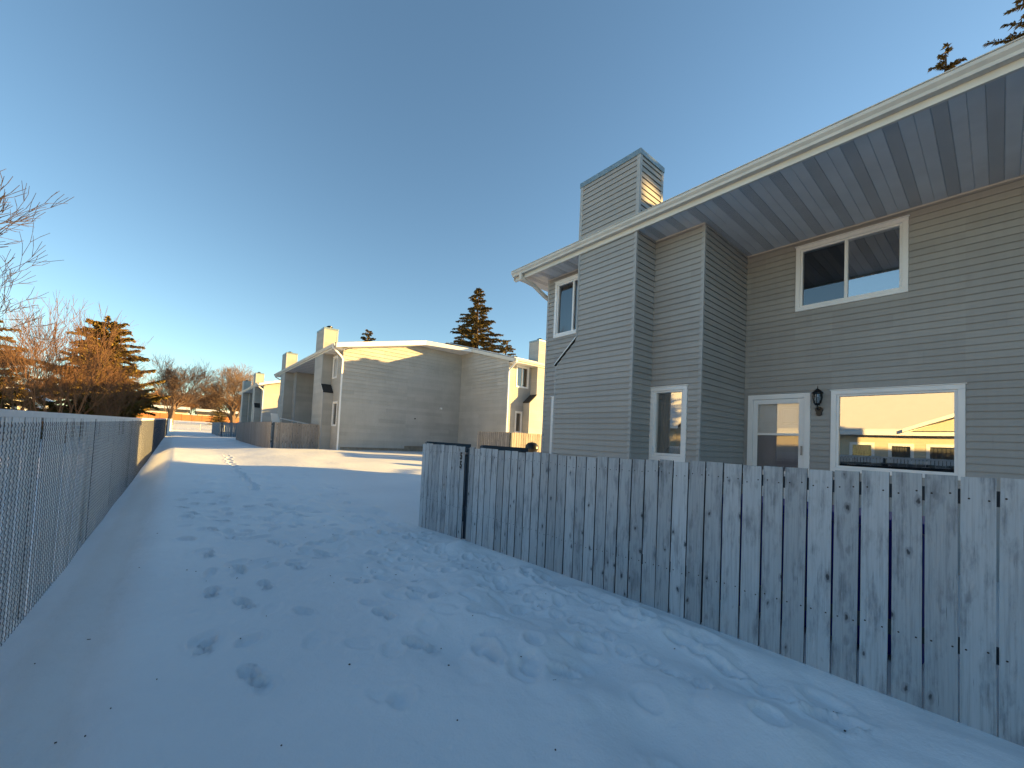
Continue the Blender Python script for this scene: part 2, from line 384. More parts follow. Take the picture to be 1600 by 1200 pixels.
# ------------------------------------------------------------------ siding
def clip(poly, a, c, k):
    """keep a*u + c*z <= k"""
    out = []
    for i in range(len(poly)):
        p, q = poly[i], poly[(i + 1) % len(poly)]; fp = a * p[0] + c * p[1] - k; fq = a * q[0] + c * q[1] - k
        if fp <= 1e-9: out.append(p)
        if (fp < -1e-9 and fq > 1e-9) or (fp > 1e-9 and fq < -1e-9):
            t = fp / (fp - fq); out.append((p[0] + (q[0] - p[0]) * t, p[1] + (q[1] - p[1]) * t))
    return out if len(out) >= 3 else []
def subtract(poly, opens):
    ps = [poly]
    for (a, c, z0, z1) in opens:
        nx_ = []
        for p in ps:
            l = clip(p, 1, 0, a); r = clip(p, -1, 0, -c)
            m_ = clip(clip(p, -1, 0, -a) or [], 1, 0, c) if p else []
            if l: nx_.append(l)
            if r: nx_.append(r)
            if m_:
                lo = clip(m_, 0, 1, z0); hi = clip(m_, 0, -1, -z1)
                if lo: nx_.append(lo)
                if hi: nx_.append(hi)
        ps = nx_
    return ps
def wall(parent, O, U, Nn, poly, opens=(), m=None, pitch=.1016, per=2, lip=.019, z_phase=0., joints=None, backing=True, panels=True, name='siding_panel'):
    """lap siding over a backing slab. O origin (x,y), U unit along, Nn outward normal, poly in (u,z)"""
    m = m or M_SID
    P = lambda u, z, off: (O[0] + U[0] * u + Nn[0] * off, O[1] + U[1] * u + Nn[1] * off, z)
    flip = (U[0] * Nn[1] - U[1] * Nn[0]) > 0
    if backing:
        mb = MB()
        for q in subtract(poly, opens):
            a = [P(u, z, -.004) for u, z in q]; mb.prism(a, (-Nn[0] * .12, -Nn[1] * .12, 0))
        mb.build('wall', m, parent)
    if not panels: return
    z0 = min(p[1] for p in poly); z1 = max(p[1] for p in poly)
    jg = .005 if per == 1 else .0012
    k = math.floor((z0 - z_phase) / (pitch * per)); u_min = min(p[0] for p in poly); u_max = max(p[0] for p in poly)
    row = 0
    while z_phase + k * pitch * per < z1:
        base = z_phase + k * pitch * per
        cuts = [u_min - 1, u_max + 1]
        if joints:
            st = joints * ((row * .37) % 1.0); c = u_min + st; cuts = [u_min - 1]
            while c < u_max: cuts.append(c); c += joints
            cuts.append(u_max + 1)
        for ca, cb in zip(cuts[:-1], cuts[1:]):
            grp = {}
            for j in range(per):
                zb = base + j * pitch; zt = zb + pitch
                q = clip(clip(poly, 0, -1, -zb), 0, 1, zt) if poly else []
                q = clip(clip(q, -1, 0, -(ca + jg)), 1, 0, cb - jg) if q else []
                if not q: continue
                for s_ in subtract(q, opens):
                    e = lambda z: .003 + lip * (1 - (z - zb) / pitch)
                    cu_ = sum(p[0] for p in s_) / len(s_); cz_ = sum(p[1] for p in s_) / len(s_)
                    key = tuple((cu_ > o_[0], cu_ > o_[1], (cz_ > (o_[2] + o_[3]) / 2) if o_[0] < cu_ < o_[1] else 0) for o_ in opens)
                    mb = grp.setdefault(key, MB())
                    fr = [P(u, z, e(z)) for u, z in s_]
                    mb.poly(fr if flip else fr[::-1])
                    low = [p for p in s_ if abs(p[1] - zb) < 1e-6]
                    if len(low) == 2:
                        (ua, _), (ub, _) = low
                        w_ = [P(ua, zb, e(zb)), P(ub, zb, e(zb)), P(ub, zb + .006, -.003), P(ua, zb + .006, -.003)]
                        mb.poly(w_)
            for mb in grp.values(): mb.build(name, m, parent)
        k += 1; row += 1
def rect(u0_, u1_, z0, z1): return [(u0_, z0), (u1_, z0), (u1_, z1), (u0_, z1)]

def window(parent, O, U, Nn, u0_, u1_, z0, z1, mull=(), hb=(), glass_m=None, curtain=None, cas=.065, m=M_WHITE, mask=None, sill=True):
    P = lambda u, z, off: (O[0] + U[0] * u + Nn[0] * off, O[1] + U[1] * u + Nn[1] * off, z)
    def bar(mb, a, c, za, zb, o0, o1):
        mb.hexa([P(a, za, o0), P(c, za, o0), P(c, za, o1), P(a, za, o1), P(a, zb, o0), P(c, zb, o0), P(c, zb, o1), P(a, zb, o1)])
    def ring(mb, a, c, za, zb, w, o0, o1):
        bar(mb, a, c, zb - w, zb, o0, o1); bar(mb, a, c, za, za + w, o0, o1)
        bar(mb, a, a + w, za + w, zb - w, o0, o1); bar(mb, c - w, c, za + w, zb - w, o0, o1)
    mb = MB(); ring(mb, u0_, u1_, z0, z1, cas, -.10, .034)
    f = mb.build('window', m, parent, mods=.004)
    mb = MB(); i0, i1, j0, j1 = u0_ + cas, u1_ - cas, z0 + cas, z1 - cas
    ring(mb, i0, i1, j0, j1, .032, -.09, .012)
    for u in mull: bar(mb, u - .022, u + .022, j0 + .032, j1 - .032, -.088, .008)
    for z in hb: bar(mb, i0 + .032, i1 - .032, z - .02, z + .02, -.088, .006)
    mb.build('sash', m, f, mods=.003)
    if sill:
        mb = MB(); bar(mb, u0_ - .015, u1_ + .015, z1 + .001, z1 + .014, -.01, .05); mb.build('head_flashing', m, f)
    xs_ = [i0 + .032] + sorted(mull) + [i1 - .032]
    for k in range(len(xs_) - 1):
        mb = MB(); gm = glass_m[k] if isinstance(glass_m, (list, tuple)) else (glass_m or M_GLASS)
        pp = [P(xs_[k], j0 + .03, -.03), P(xs_[k + 1], j0 + .03, -.03), P(xs_[k + 1], j1 - .03, -.03), P(xs_[k], j1 - .03, -.03)]
        nv = (Vector(pp[1]) - Vector(pp[0])).cross(Vector(pp[2]) - Vector(pp[1]))
        mb.poly(pp if nv.dot(Vector((Nn[0], Nn[1], 0))) > 0 else pp[::-1])
        mb.build('pane', gm, f)
    if curtain:
        for (ca, cb, cm, low) in curtain:
            mb = MB(); n = 22
            for k in range(n):
                a = ca + (cb - ca) * k / n; c = ca + (cb - ca) * (k + 1) / n
                oa, oc = -.22 + .02 * sin(k * 2.1), -.22 + .02 * sin((k + 1) * 2.1)
                la, lc = [j0 + (j1 - j0) * low * (t / n) ** 1.5 for t in (k, k + 1)]
                mb.poly([P(a, la, oa), P(c, lc, oc), P(c, j1 - .02, oc), P(a, j1 - .02, oa)])
            mb.build('curtain', cm, f, smooth=True)
    return f

def corner(parent, x, y, z0, z1, w=.055, m=M_TRIM_GREY):
    mb = MB(); mb.box((x - w / 2, y - w / 2, z0), (x + w / 2, y + w / 2, z1)); mb.build('corner_post', m, parent, mods=.005)

SOF = 3.79
def facade(h, segs, y0, zo, zg, opens, phase, m, detail=1, chases=()):
    """segs: (ya, yb, X) with ya < yb, west-facing faces; returns between them. opens: {seg index: [(y0,y1,z0,z1)]}"""
    for i, (ya, yb, X) in enumerate(segs):
        ext = [c for c in chases if c[0] == i]
        ops = opens.get(i, [])
        if ext:                                                            # chase: widened foot with a sloped shoulder
            side = ext[0][1]; zA, zB = 2.035 + zo, 1.58 + zo; w_ = .51
            wall(h, (X, 0), (0, 1), (-1, 0), rect(ya, yb, zA, SOF + zo), [], m, z_phase=phase)
            if side > 0: lowp = [(ya, zg), (yb + w_, zg), (yb + w_, zB), (yb, zA), (ya, zA)]
            else: lowp = [(ya - w_, zg), (yb, zg), (yb, zA), (ya, zA), (ya - w_, zB)]
            wall(h, (X, 0), (0, 1), (-1, 0), lowp, [], m, z_phase=phase)
            ye = yb if side > 0 else ya; yo = ye + side * w_
            Xn = ext[0][2]
            mb = MB()                                                      # shoulder roof and its return wall
            p = [(X - .03, ye, zA + .03), (Xn, ye, zA + .03), (Xn, yo + side * .03, zB + .0), (X - .03, yo + side * .03, zB)]
            mb.prism(p, (0, 0, .035)); mb.build('shoulder_roof', M_SHINGLE, h)
            mb = MB(); mb.prism([(X - .035, ye, zA + .075), (X - .035, yo + side * .03, zB + .045), (X - .035, yo + side * .03, zB + .02), (X - .035, ye, zA + .05)], (.012, 0, 0))
            mb.build('shoulder_trim', M_WHITE, h)
            wall(h, (0, yo), (1, 0), (0, side), rect(X, Xn, zg, zB - .01), [], m, z_phase=phase)
            corner(h, X + .01, yo, zg, zB, .05)
        else:
            wall(h, (X, 0), (0, 1), (-1, 0), rect(ya, yb, zg, SOF + zo), [tuple(o) for o in ops], m, z_phase=phase, joints=2.9 if (X > 8 and zo == 0) else None)
    for i in range(len(segs) - 1):
        Xa, Xb = segs[i][2], segs[i + 1][2]; y = segs[i][1]
        zg_ = 2.02 + zo if any((c[0] == i and c[1] > 0) or (c[0] == i + 1 and c[1] < 0) for c in chases) else zg
        if abs(Xa - Xb) < .02: continue
        if Xa > Xb:   # next one stands further west: its south end face looks toward -Y
            wall(h, (0, y), (1, 0), (0, -1), rect(Xb, Xa, zg_, SOF + zo), [], m, z_phase=phase); corner(h, Xb + .012, y + .012, zg_, SOF + zo)
        else:
            wall(h, (0, y), (1, 0), (0, 1), rect(Xa, Xb, zg_, SOF + zo), [], m, z_phase=phase); corner(h, Xa + .012, y - .012, zg_, SOF + zo)
def seg_x(segs, y, d=6.6):
    for ya, yb, X in segs:
        if ya <= y < yb: return X
    return d
SOFM = {}
def soffit_strip(h, X0, X1, y, w, zo, k, groups=3):
    """one v-groove soffit plank running across the eave"""
    L_ = X1 - X0
    if L_ < .03: return
    key = (round(L_, 2), round(w, 3), k % 3 == 0)
    if key not in SOFM:
        mb = MB(); g = .006
        mb.poly([(0, g, 0), (L_, g, 0), (L_, w - g, 0), (0, w - g, 0)][::-1])
        mb.poly([(0, 0, .009), (L_, 0, .009), (L_, g, 0), (0, g, 0)][::-1]); mb.poly([(0, w - g, 0), (L_, w - g, 0), (L_, w, .009), (0, w, .009)][::-1])
        SOFM[key] = mb.mesh('soffit_plank', M_SOFV if k % 3 == 0 else M_SOF)
    inst('soffit_plank', SOFM[key], h, (X0, y, SOF + zo))
GP = [(.0, .0), (.0, .12), (-.105, .12), (-.12, .105), (-.118, .07), (-.085, .035), (-.08, .0)]   # gutter section (x,z)
def gutter(h, x, y0, y1, z, name='gutter'):
    mb = MB(); mb.prism([(x + a, y0, z + c) for a, c in GP], (0, y1 - y0, 0)); g = mb.build(name, M_GUTTER, h)
    mb = MB(); mb.box((x - .126, y0, z + .116), (x - .100, y1, z + .128)); mb.build('gutter_lip', M_GUTTER, g, mods=.004)
    return g
def downspout(h, pts, parent=None, m=M_WHITE, w=.075):
    mb = MB()
    for a, c in zip(pts[:-1], pts[1:]):
        a = Vector(a); c = Vector(c); d = (c - a).normalized(); s_ = Vector((0, 1, 0)) if abs(d.y) < .6 else Vector((1, 0, 0))
        t = d.cross(s_).normalized(); s_ = t.cross(d).normalized(); p = [a + s_ * i * w / 2 + t * j * w / 2 - d * .02 for i, j in ((-1, -1), (1, -1), (1, 1), (-1, 1))]
        mb.prism(p, (c - a) + d * .04)
    return mb.build('downspout', m, h, mods=.008)
def chimney(h, X0, X1, y0, y1, zb, zt, m, phase, lit=None, flues=((.5, .5),), name='chimney'):
    mb = MB(); mb.box((X0 + .02, y0 + .02, zb), (X1 - .02, y1 - .02, zt - .02)); c = mb.build(name, m, h)
    for (O, U, Nn, a, e) in (((X0, 0), (0, 1), (-1, 0), y0, y1), ((0, y0), (1, 0), (0, -1), X0, X1), ((X1, 0), (0, 1), (1, 0), y0, y1), ((0, y1), (1, 0), (0, 1), X0, X1)):
        wall(c, O, U, Nn, rect(a, e, zb, zt - .09), [], m, z_phase=phase, backing=False)
    for x in (X0, X1):
        for y in (y0, y1): corner(c, x + (.015 if x == X0 else -.015), y + (.015 if y == y0 else -.015), zb, zt - .09, .07)
    mb = MB(); mb.box((X0 - .03, y0 - .03, zt - .10), (X1 + .03, y1 + .03, zt)); mb.build('chimney_cap', M_CAP, c, mods=.004)
    for fx, fy in flues:
        x, y = X0 + (X1 - X0) * fx, y0 + (y1 - y0) * fy; mb = MB()
        mb.tube((x, y, zt), (x, y, zt + .12), .10, .10, 14); mb.tube((x, y, zt + .12), (x, y, zt + .15), .17, .17, 14); mb.tube((x, y, zt + .15), (x, y, zt + .20), .14, .07, 14)
        mb.build('flue', M_BLACK, c)
    return c

# ------------------------------------------------------------------ near townhouse
PH = -.0186
h = thing('townhouse', 'near two storey townhouse with grey lap siding, deep soffit and tall chimney', 'townhouse', (0, 0, 0))
bt = -1.9
segs = [(-20.5, -6.56, 6.65), (-6.56, -5.18, 6.62), (-5.18, -3.92, 6.08), (-3.92, -3.04, 6.70), (-3.04, 3.057, 8.5), (3.057, 3.94, 6.70), (3.94, 5.205, 6.08), (5.205, 6.56, 6.62)]
DOOR = (2.02, 2.975, -1.05, 1.06); BW = (.30, 1.745, -.26, 1.075); UW = (.857, 2.26, 2.515, 3.675)
BUW = (3.265, 3.925, -.24, 1.065); LUW = (5.3, 6.33, 2.37, 3.66); LLW = (5.74, 6.30, -.6, 1.02)
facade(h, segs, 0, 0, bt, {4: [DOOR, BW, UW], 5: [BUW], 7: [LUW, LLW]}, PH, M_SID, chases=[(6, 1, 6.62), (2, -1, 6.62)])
wall(h, (0, 6.56), (1, 0), (0, 1), [(6.62, bt), (16.6, bt), (16.6, SOF), (11.3, SOF + 1.35), (6.62, SOF + .16)], [], M_SID, pitch=.2032, per=1, z_phase=PH)
wall(h, (0, -20.5), (1, 0), (0, -1), [(6.65, bt), (16.6, bt), (16.6, SOF), (11.3, SOF + 1.35), (6.65, SOF + .16)], [], M_SID, panels=False)
wall(h, (16.6, 0), (0, 1), (1, 0), rect(-20.5, 6.56, bt, SOF), [], M_SID, panels=False)
corner(h, 6.63, 6.55, bt, SOF)
O4 = (8.5, 0); U = (0, 1); Nw = (-1, 0)
window(h, O4, U, Nw, *BW[:2], *BW[2:], cas=.07)
window(h, O4, U, Nw, *UW, mull=((UW[0] + UW[1]) / 2 + .02,), glass_m=[M_GLASS, M_GLASS_D])
window(h, (6.70, 0), U, Nw, *BUW, hb=(-.12,), curtain=[(3.85, 3.42, M_CURT, .75)])
window(h, (6.62, 0), U, Nw, *LUW, mull=(5.8,), glass_m=[M_GLASS_D, M_GLASS_D])
window(h, (6.62, 0), U, Nw, *LLW)
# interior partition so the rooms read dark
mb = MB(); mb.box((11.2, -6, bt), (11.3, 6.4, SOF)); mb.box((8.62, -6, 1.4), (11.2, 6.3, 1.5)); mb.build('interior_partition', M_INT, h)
# door
def P4(y, z, o): return (8.5 - o, y, z)
y0d, y1d, z0d, z1d = DOOR
mb = MB()
def bar(mb, a, c, za, zb, o0, o1, X=8.5): mb.box((X - o1, a, za), (X - o0, c, zb))
for a, c, za, zb in ((y0d, y0d + .085, z0d, z1d), (y1d - .085, y1d, z0d, z1d), (y0d + .0855, y1d - .0855, z1d - .085, z1d + .0)): bar(mb, a, c, za, zb, -.10, .035)
dr = mb.build('door', M_WHITE, h, mods=.004)
a, c = y0d + .088, y1d - .088
mb = MB(); zt = z1d - .088
for p in ((a, a + .075, z0d, zt), (c - .075, c, z0d, zt), (a + .075, c - .075, zt - .085, zt), (a + .075, c - .075, .315, .355), (a + .075, c - .075, -.42, -.32), (a + .075, c - .075, z0d, z0d + .2)): bar(mb, *p, -.02, .016)
mb.build('storm_door_frame', M_WHITE, dr, mods=.003)
for (za, zb, gm) in ((.355, zt - .085, M_GLASS_C), (-.32, .315, M_GLASS_D)):
    mb = MB(); mb.poly([P4(a + .07, za, .0), P4(c - .07, za, .0), P4(c - .07, zb, .0), P4(a + .07, zb, .0)][::-1]); mb.build('pane', gm, dr)
mb = MB(); bar(mb, a, c, z0d, zt, -.10, -.06)
for pa in (a + .10, a + .43):
    for za, zb in ((-.9, -.35), (-.22, .42), (.52, .82)):
        bar(mb, pa, pa + .25, za, zb, -.06, -.052); bar(mb, pa + .03, pa + .22, za + .03, zb - .03, -.052, -.044)
mb.build('door_leaf', M_DOOR, dr, mods=.004)
mb = MB(); mb.box((8.44, a + .015, -.02), (8.475, a + .035, .14)); mb.build('handle', M_STEEL, dr)
# eave
FX = 6.05
mb = MB(); mb.box((FX, -21, 3.765), (FX + .022, 7.12, 3.96)); mb.build('fascia', M_FASCIA, h)
mb = MB(); mb.box((FX - .012, -21, 3.752), (FX + .03, 7.13, 3.785)); mb.build('fascia_trim', M_FASCIA, h)
gutter(h, FX - .005, -21.0, 7.14, 3.845)
y = 7.09; k = 1
while y > -3.6:
    yy = y - .125; ym = (y + yy) / 2
    if ym > 6.6: X1 = 16.5
    else: X1 = seg_x(segs, ym)
    soffit_strip(h, FX + .02, X1 + .01, yy, .125, 0, k); y = yy; k += 1
mb = MB(); mb.box((FX + .02, -21, SOF), (6.66, y, SOF + .01)); mb.build('soffit', M_SOF, h)
mb = MB(); mb.poly([(FX + .02, 7.1, SOF + .012), (16.6, 7.1, SOF + .012), (16.6, -21, SOF + .012), (FX + .02, -21, SOF + .012)]); mb.build('ceiling', M_DARK, h)
for (ya, yb, X) in segs:                                                  # j-channel where the soffit meets the walls
    if ya > -4 and X > 6.3:
        mb = MB(); mb.box((X - .03, ya, SOF - .022), (X - .002, yb, SOF - .002)); mb.build('soffit_channel', M_FASCIA, h)
def roofslab(name, h, x0, x1, xr, y0, y1, ze, zr, t=.10, m=M_SHINGLE):
    mb = MB(); mb.prism([(x0, y0, ze), (xr, y0, zr), (x1, y0, ze), (x1, y0, ze - t), (xr, y0, zr - t), (x0, y0, ze - t)], (0, y1 - y0, 0)); return mb.build(name, m, h)
roofslab('roof', h, FX - .03, 16.9, 11.4, -21.05, 7.16, 4.02, 5.50)
mb = MB(); mb.prism([(FX, 7.165, 3.79), (FX, 7.165, 4.00), (11.4, 7.165, 5.48), (11.4, 7.165, 5.28)], (0, .02, 0)); mb.prism([(16.9, 7.165, 3.79), (16.9, 7.165, 4.00), (11.4, 7.165, 5.48), (11.4, 7.165, 5.28)], (0, .02, 0)); mb.build('rake_board', M_FASCIA, h)
chimney(h, 6.08, 6.82, 3.92, 5.215, 3.97, 5.235, M_SID, PH, flues=((.55, .78),))
chimney(h, 6.08, 6.82, -5.2, -3.93, 3.97, 5.235, M_SID, PH)
downspout(h, [(5.99, 6.85, 3.86), (6.0, 6.85, 3.74), (6.30, 6.74, 3.63), (6.58, 6.68, 3.45), (6.8, 6.66, 3.36), (6.8, 6.66, bt)], m=M_GUTTER)
mb = MB(); mb.tube((6.06, 5.19, 2.1), (6.06, 5.19, 3.76), .012, .012, 6); mb.build('conduit', M_TRIM_GREY, h)
mb = MB(); mb.box((8.3, .2, -1.2), (8.31, .21, -1.19))

# wall lantern
t = thing('wall_lantern', 'black carriage wall lantern between the back door and the picture window', 'lamp', (8.48, 1.90, .70))
mb = MB(); mb.tube((.01, 0, .06), (-.03, 0, .06), .055, .05, 16); mb.tube((.01, 0, .0), (-.025, 0, .0), .045, .04, 16); mb.build('back_plate', M_BLACK, t)
mb = MB(); mb.path([(-.03, 0, .06), (-.09, 0, .06), (-.11, 0, .09), (-.11, 0, .14)], .011, 8); mb.tube((-.11, 0, .13), (-.11, 0, .16), .03, .05, 12); mb.build('arm', M_BLACK, t)
mb = MB()
for k in range(6):
    a = k * pi / 3; mb.path([(-.11 + .048 * cos(a), .048 * sin(a), .16), (-.11 + .068 * cos(a), .068 * sin(a), .26), (-.11 + .06 * cos(a), .06 * sin(a), .33)], .005, 5)
mb.build('cage', M_BLACK, t)
mb = MB(); mb.tube((-.11, 0, .16), (-.11, 0, .26), .043, .06, 14, cap=False); mb.tube((-.11, 0, .26), (-.11, 0, .33), .06, .052, 14, cap=False); mb.build('lamp_glass', M_GLASS_L, t, smooth=True)
mb = MB(); mb.tube((-.11, 0, .325), (-.11, 0, .345), .08, .075, 16); mb.tube((-.11, 0, .345), (-.11, 0, .39), .072, .035, 16); mb.tube((-.11, 0, .39), (-.11, 0, .405), .03, .02, 12); mb.tube((-.11, 0, .405), (-.11, 0, .46), .008, .003, 8); mb.build('lamp_cap', M_BLACK, t, smooth=False)

# ------------------------------------------------------------------ far townhouse with its wing
ZO = .55; PHF = PH + .55 - .2032 * 2
def far_row(h, y_s, segs, zg, wing=True, panels_gable=True):
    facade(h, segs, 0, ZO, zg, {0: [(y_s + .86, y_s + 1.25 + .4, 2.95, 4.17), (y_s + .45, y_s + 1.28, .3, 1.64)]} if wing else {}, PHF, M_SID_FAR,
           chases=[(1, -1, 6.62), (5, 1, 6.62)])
    corner(h, 6.63, y_s + .012, zg, SOF + ZO)
    ze = 4.02 + ZO; xr = 11.35; zr = ze + 1.32
    y1 = segs[-1][1] + .6; y0 = y_s - .6
    mb = MB(); mb.box((FX, y0, 3.765 + ZO), (FX + .022, y1, 3.96 + ZO)); mb.build('fascia', M_FASCIA, h)
    gutter(h, FX - .005, y0, y1, 3.845 + ZO)
    y = y0 + .0; k = 0
    while y < y1 - .1:
        ym = y + .125
        X1 = 6.62 if (ym < y_s or ym > segs[-1][1]) else seg_x(segs, ym)
        soffit_strip(h, FX + .02, X1 + .01, y, .25, ZO, k); y += .25; k += 1
    mb = MB(); mb.poly([(FX + .02, y0, SOF + ZO + .012), (6.7, y0, SOF + ZO + .012), (6.7, y_s + .1, SOF + ZO + .012), (16, y_s + .1, SOF + ZO + .012), (16, y1, SOF + ZO + .012), (FX + .02, y1, SOF + ZO + .012)]); mb.build('ceiling', M_DARK, h)
    return ze, xr, zr, y0, y1

h = thing('townhouse', 'middle townhouse beyond the snow gap with blank gable wall and jutting side wing', 'townhouse', (0, 0, 0))
segs = [(21.6, 23.45, 6.62), (23.45, 25.0, 6.08), (25.0, 25.9, 6.70), (25.9, 32.7, 8.5), (32.7, 33.6, 6.70), (33.6, 35.1, 6.08), (35.1, 36.8, 6.62)]
zg = -1.4
ze, xr, zr, y0, y1 = far_row(h, 21.6, segs, zg)
window(h, (6.62, 0), U, Nw, 22.46, 23.25, 2.95, 4.17, mull=(22.85,), glass_m=[M_GLASS_D] * 2)
window(h, (6.62, 0), U, Nw, 22.05, 22.88, .3, 1.64, glass_m=M_GLASS_D)
# gable wall (south), joints show where the panels butt
gw = [(6.62, -.79), (10.41, -.79), (10.41, -.64), (14.13, -.64), (14.13, SOF + ZO + 1.4), (11.35, ze + 1.32 - .12), (6.62, ze + .06)]
gw1 = [(6.62, -.79), (14.13, -.79), (14.13, 5.55), (11.35, 5.66), (6.62, 4.42)]
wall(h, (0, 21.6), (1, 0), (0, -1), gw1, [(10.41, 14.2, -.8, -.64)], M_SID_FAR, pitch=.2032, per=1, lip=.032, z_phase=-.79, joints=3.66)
mb = MB(); mb.box((6.7, 21.63, -1.5), (14.13, 21.75, -.6)); mb.box((6.62, 21.602, -1.5), (14.1, 21.64, -.80)); mb.build('foundation', M_CONC, h)
# wing: west gable wall, south facing front
XW, YS = 14.13, 16.82
zt = lambda yy: 4.56 + (yy - 16.82) * .272
wall(h, (XW, 0), (0, 1), (-1, 0), [(YS, -.9), (21.6, -.9), (21.6, zt(21.6)), (YS, zt(YS))], [], M_SID_WING, pitch=.2032, per=1, lip=.032, z_phase=-.79, joints=2.44)
mb = MB(); mb.box((XW + .03, YS + .03, -1.6), (XW + .2, 21.6, -.75)); mb.build('foundation', M_CONC, h)
corner(h, XW + .01, YS + .01, -1.2, 4.42)
yA = 17.12
WU = (14.70, 15.47, 2.98, 4.22); WL = (14.78, 15.30, .42, 1.63)
wall(h, (0, yA - .3), (1, 0), (0, -1), rect(XW, 24, -1.2, 4.26), [(14.66, 15.62, 2.98, 4.22), (14.72, 15.24, .42, 1.63)], M_SID_FAR, z_phase=PHF)
window(h, (0, yA - .3), (1, 0), (0, -1), 14.66, 15.62, 2.98, 4.22, mull=(15.14,), glass_m=[M_GLASS_D] * 2, curtain=[(15.1, 15.2, M_CURTL, 0)])
window(h, (0, yA - .3), (1, 0), (0, -1), 14.72, 15.24, .42, 1.63, glass_m=M_GLASS_D, curtain=[(14.75, 15.2, M_CURTL, 0)])
YC = 16.28                                                               # wing chase
wall(h, (0, YC), (1, 0), (0, -1), rect(15.80, 16.95, 2.585, 4.33), [], M_SID_FAR, z_phase=PHF)
wall(h, (0, YC), (1, 0), (0, -1), [(15.29, -1.2), (16.95, -1.2), (16.95, 2.585), (15.80, 2.585), (15.29, 2.13)], [], M_SID_FAR, z_phase=PHF)
wall(h, (15.80, 0), (0, 1), (-1, 0), rect(YC, YS, 2.5, 4.33), [], M_SID_FAR, z_phase=PHF)
wall(h, (15.29, 0), (0, 1), (-1, 0), rect(YC, YS, -1.2, 2.12), [], M_SID_FAR, z_phase=PHF)
wall(h, (16.95, 0), (0, 1), (1, 0), rect(YC, YS, -1.2, 4.33), [], M_SID_FAR, panels=False)
corner(h, 15.81, YC + .01, 2.55, 4.33); corner(h, 15.30, YC + .01, -1.2, 2.13); corner(h, 16.94, YC + .01, -1.2, 4.33)
mb = MB(); mb.prism([(15.80, YC - .03, 2.62), (15.80, YS, 2.62), (15.26, YS, 2.14), (15.26, YC - .03, 2.14)], (0, 0, .04)); mb.build('shoulder_roof', M_SHINGLE, h)
# wing roof, rake and gutter
mb = MB()
rk = lambda yy: 4.45 + (yy - 16.2) * .272
XR = 13.98
mb.prism([(XR, 16.2, rk(16.2)), (XR, 23.5, rk(23.5)), (XR, 30.8, rk(16.2)), (XR, 30.8, rk(16.2) - .08), (XR, 23.5, rk(23.5) - .08), (XR, 16.2, rk(16.2) - .08)], (14, 0, 0)); mb.build('roof', M_SHINGLE, h)
mb = MB(); mb.prism([(XR + .03, 16.24, rk(16.2) + .012), (XR + .03, 23.5, rk(23.5) + .004), (XR + .03, 23.5, rk(23.5) + .06), (XR + .03, 16.3, rk(16.2) + .07)], (13.9, 0, 0)); mb.build('roof_snow', M_SNOWROOF, h)
mb = MB(); mb.prism([(XR - .02, 16.2, rk(16.2) - .02), (XR - .02, 20.35, rk(20.35) - .02), (XR - .02, 20.35, rk(20.35) - .22), (XR - .02, 16.2, rk(16.2) - .22)], (.025, 0, 0)); mb.build('rake_board', M_FASCIA, h)
mb = MB(); mb.poly([(XR, 16.2, rk(16.2) - .20), (XR, 21.4, rk(21.4) - .20), (XW + .02, 21.4, rk(21.4) - .20), (XW + .02, 16.2, rk(16.2) - .20)]); mb.build('soffit', M_SOF, h)
mb = MB(); mb.box((XR, 16.2, 4.24), (27, 16.225, 4.42)); mb.build('fascia', M_FASCIA, h)
mb = MB(); mb.prism([(XR, 16.195 + a, 4.31 + c) for a, c in GP], (13, 0, 0)); mb.build('gutter', M_GUTTER, h)
mb = MB(); mb.box((XR, 16.22, 4.25), (27, 16.85, 4.26)); mb.build('soffit', M_SOF, h)
chimney(h, 15.82, 17.05, YC, YC + .78, 4.5, 5.82, M_SID_FAR, PHF, flues=((.35, .5), (.8, .5)))
downspout(h, [(14.05, 16.12, 4.33), (14.05, 16.13, 4.22), (14.09, 16.62, 3.92), (14.09, 16.76, 3.8), (14.09, 16.76, -1.2)])
# block one roof, rakes
zA_ = 5.64
mb = MB()
mb.prism([(FX - .03, 21.0, ze), (11.15, 21.0, zA_), (11.15, 21.0, zA_ - .10), (FX - .03, 21.0, ze - .10)], (0, 16.4, 0))
mb.prism([(11.15, 21.0, zA_), (13.98, 20.35, rk(20.35) + .0), (18, 22, 5.5), (18, 37.4, 4.6), (11.15, 37.4, zA_)], (0, 0, -.1)); mb.build('roof', M_SHINGLE, h)
mb = MB(); mb.prism([(FX, 20.99, ze - .01), (11.15, 20.99, zA_ - .01), (11.15, 20.99, zA_ - .27), (FX, 20.99, ze - .25)], (0, -.025, 0)); mb.build('rake_board', M_WHITE, h)
mb = MB(); mb.prism([(11.15, 20.965, zA_ - .01), (13.97, 20.32, rk(20.32) - .02), (13.97, 20.32, rk(20.32) - .22), (11.15, 20.965, zA_ - .27)], (0, .025, 0)); mb.build('rake_board', M_WHITE, h)
mb = MB(); mb.prism([(FX, 21.0, ze - .235), (11.15, 21.0, zA_ - .255), (11.15, 21.6, zA_ - .255), (FX, 21.6, ze - .235)], (0, 0, .012)); mb.build('soffit', M_SOF, h)
for k in range(11):
    xa = 11.15 + k * .27; xb = min(xa + .26, 14.13)
    q = lambda x: (x, 20.985 - (x - 11.15) * .2287, zA_ - .25 + (x - 11.15) * (rk(20.35) - .2 - zA_ + .25) / 2.83)
    a, c = q(xa), q(xb); r_ = lambda x: (x, 21.62, 5.385 - (x - 11.15) * .02)
    mb = MB(); mb.prism([a, c, r_(xb), r_(xa)], (0, 0, .01)); mb.build('soffit_plank', M_SOF, h)
wall(h, (0, 36.8), (1, 0), (0, 1), [(6.62, zg), (18, zg), (18, 4.4), (11.35, 5.6), (6.62, 4.4)], [], M_SID_FAR, panels=False)
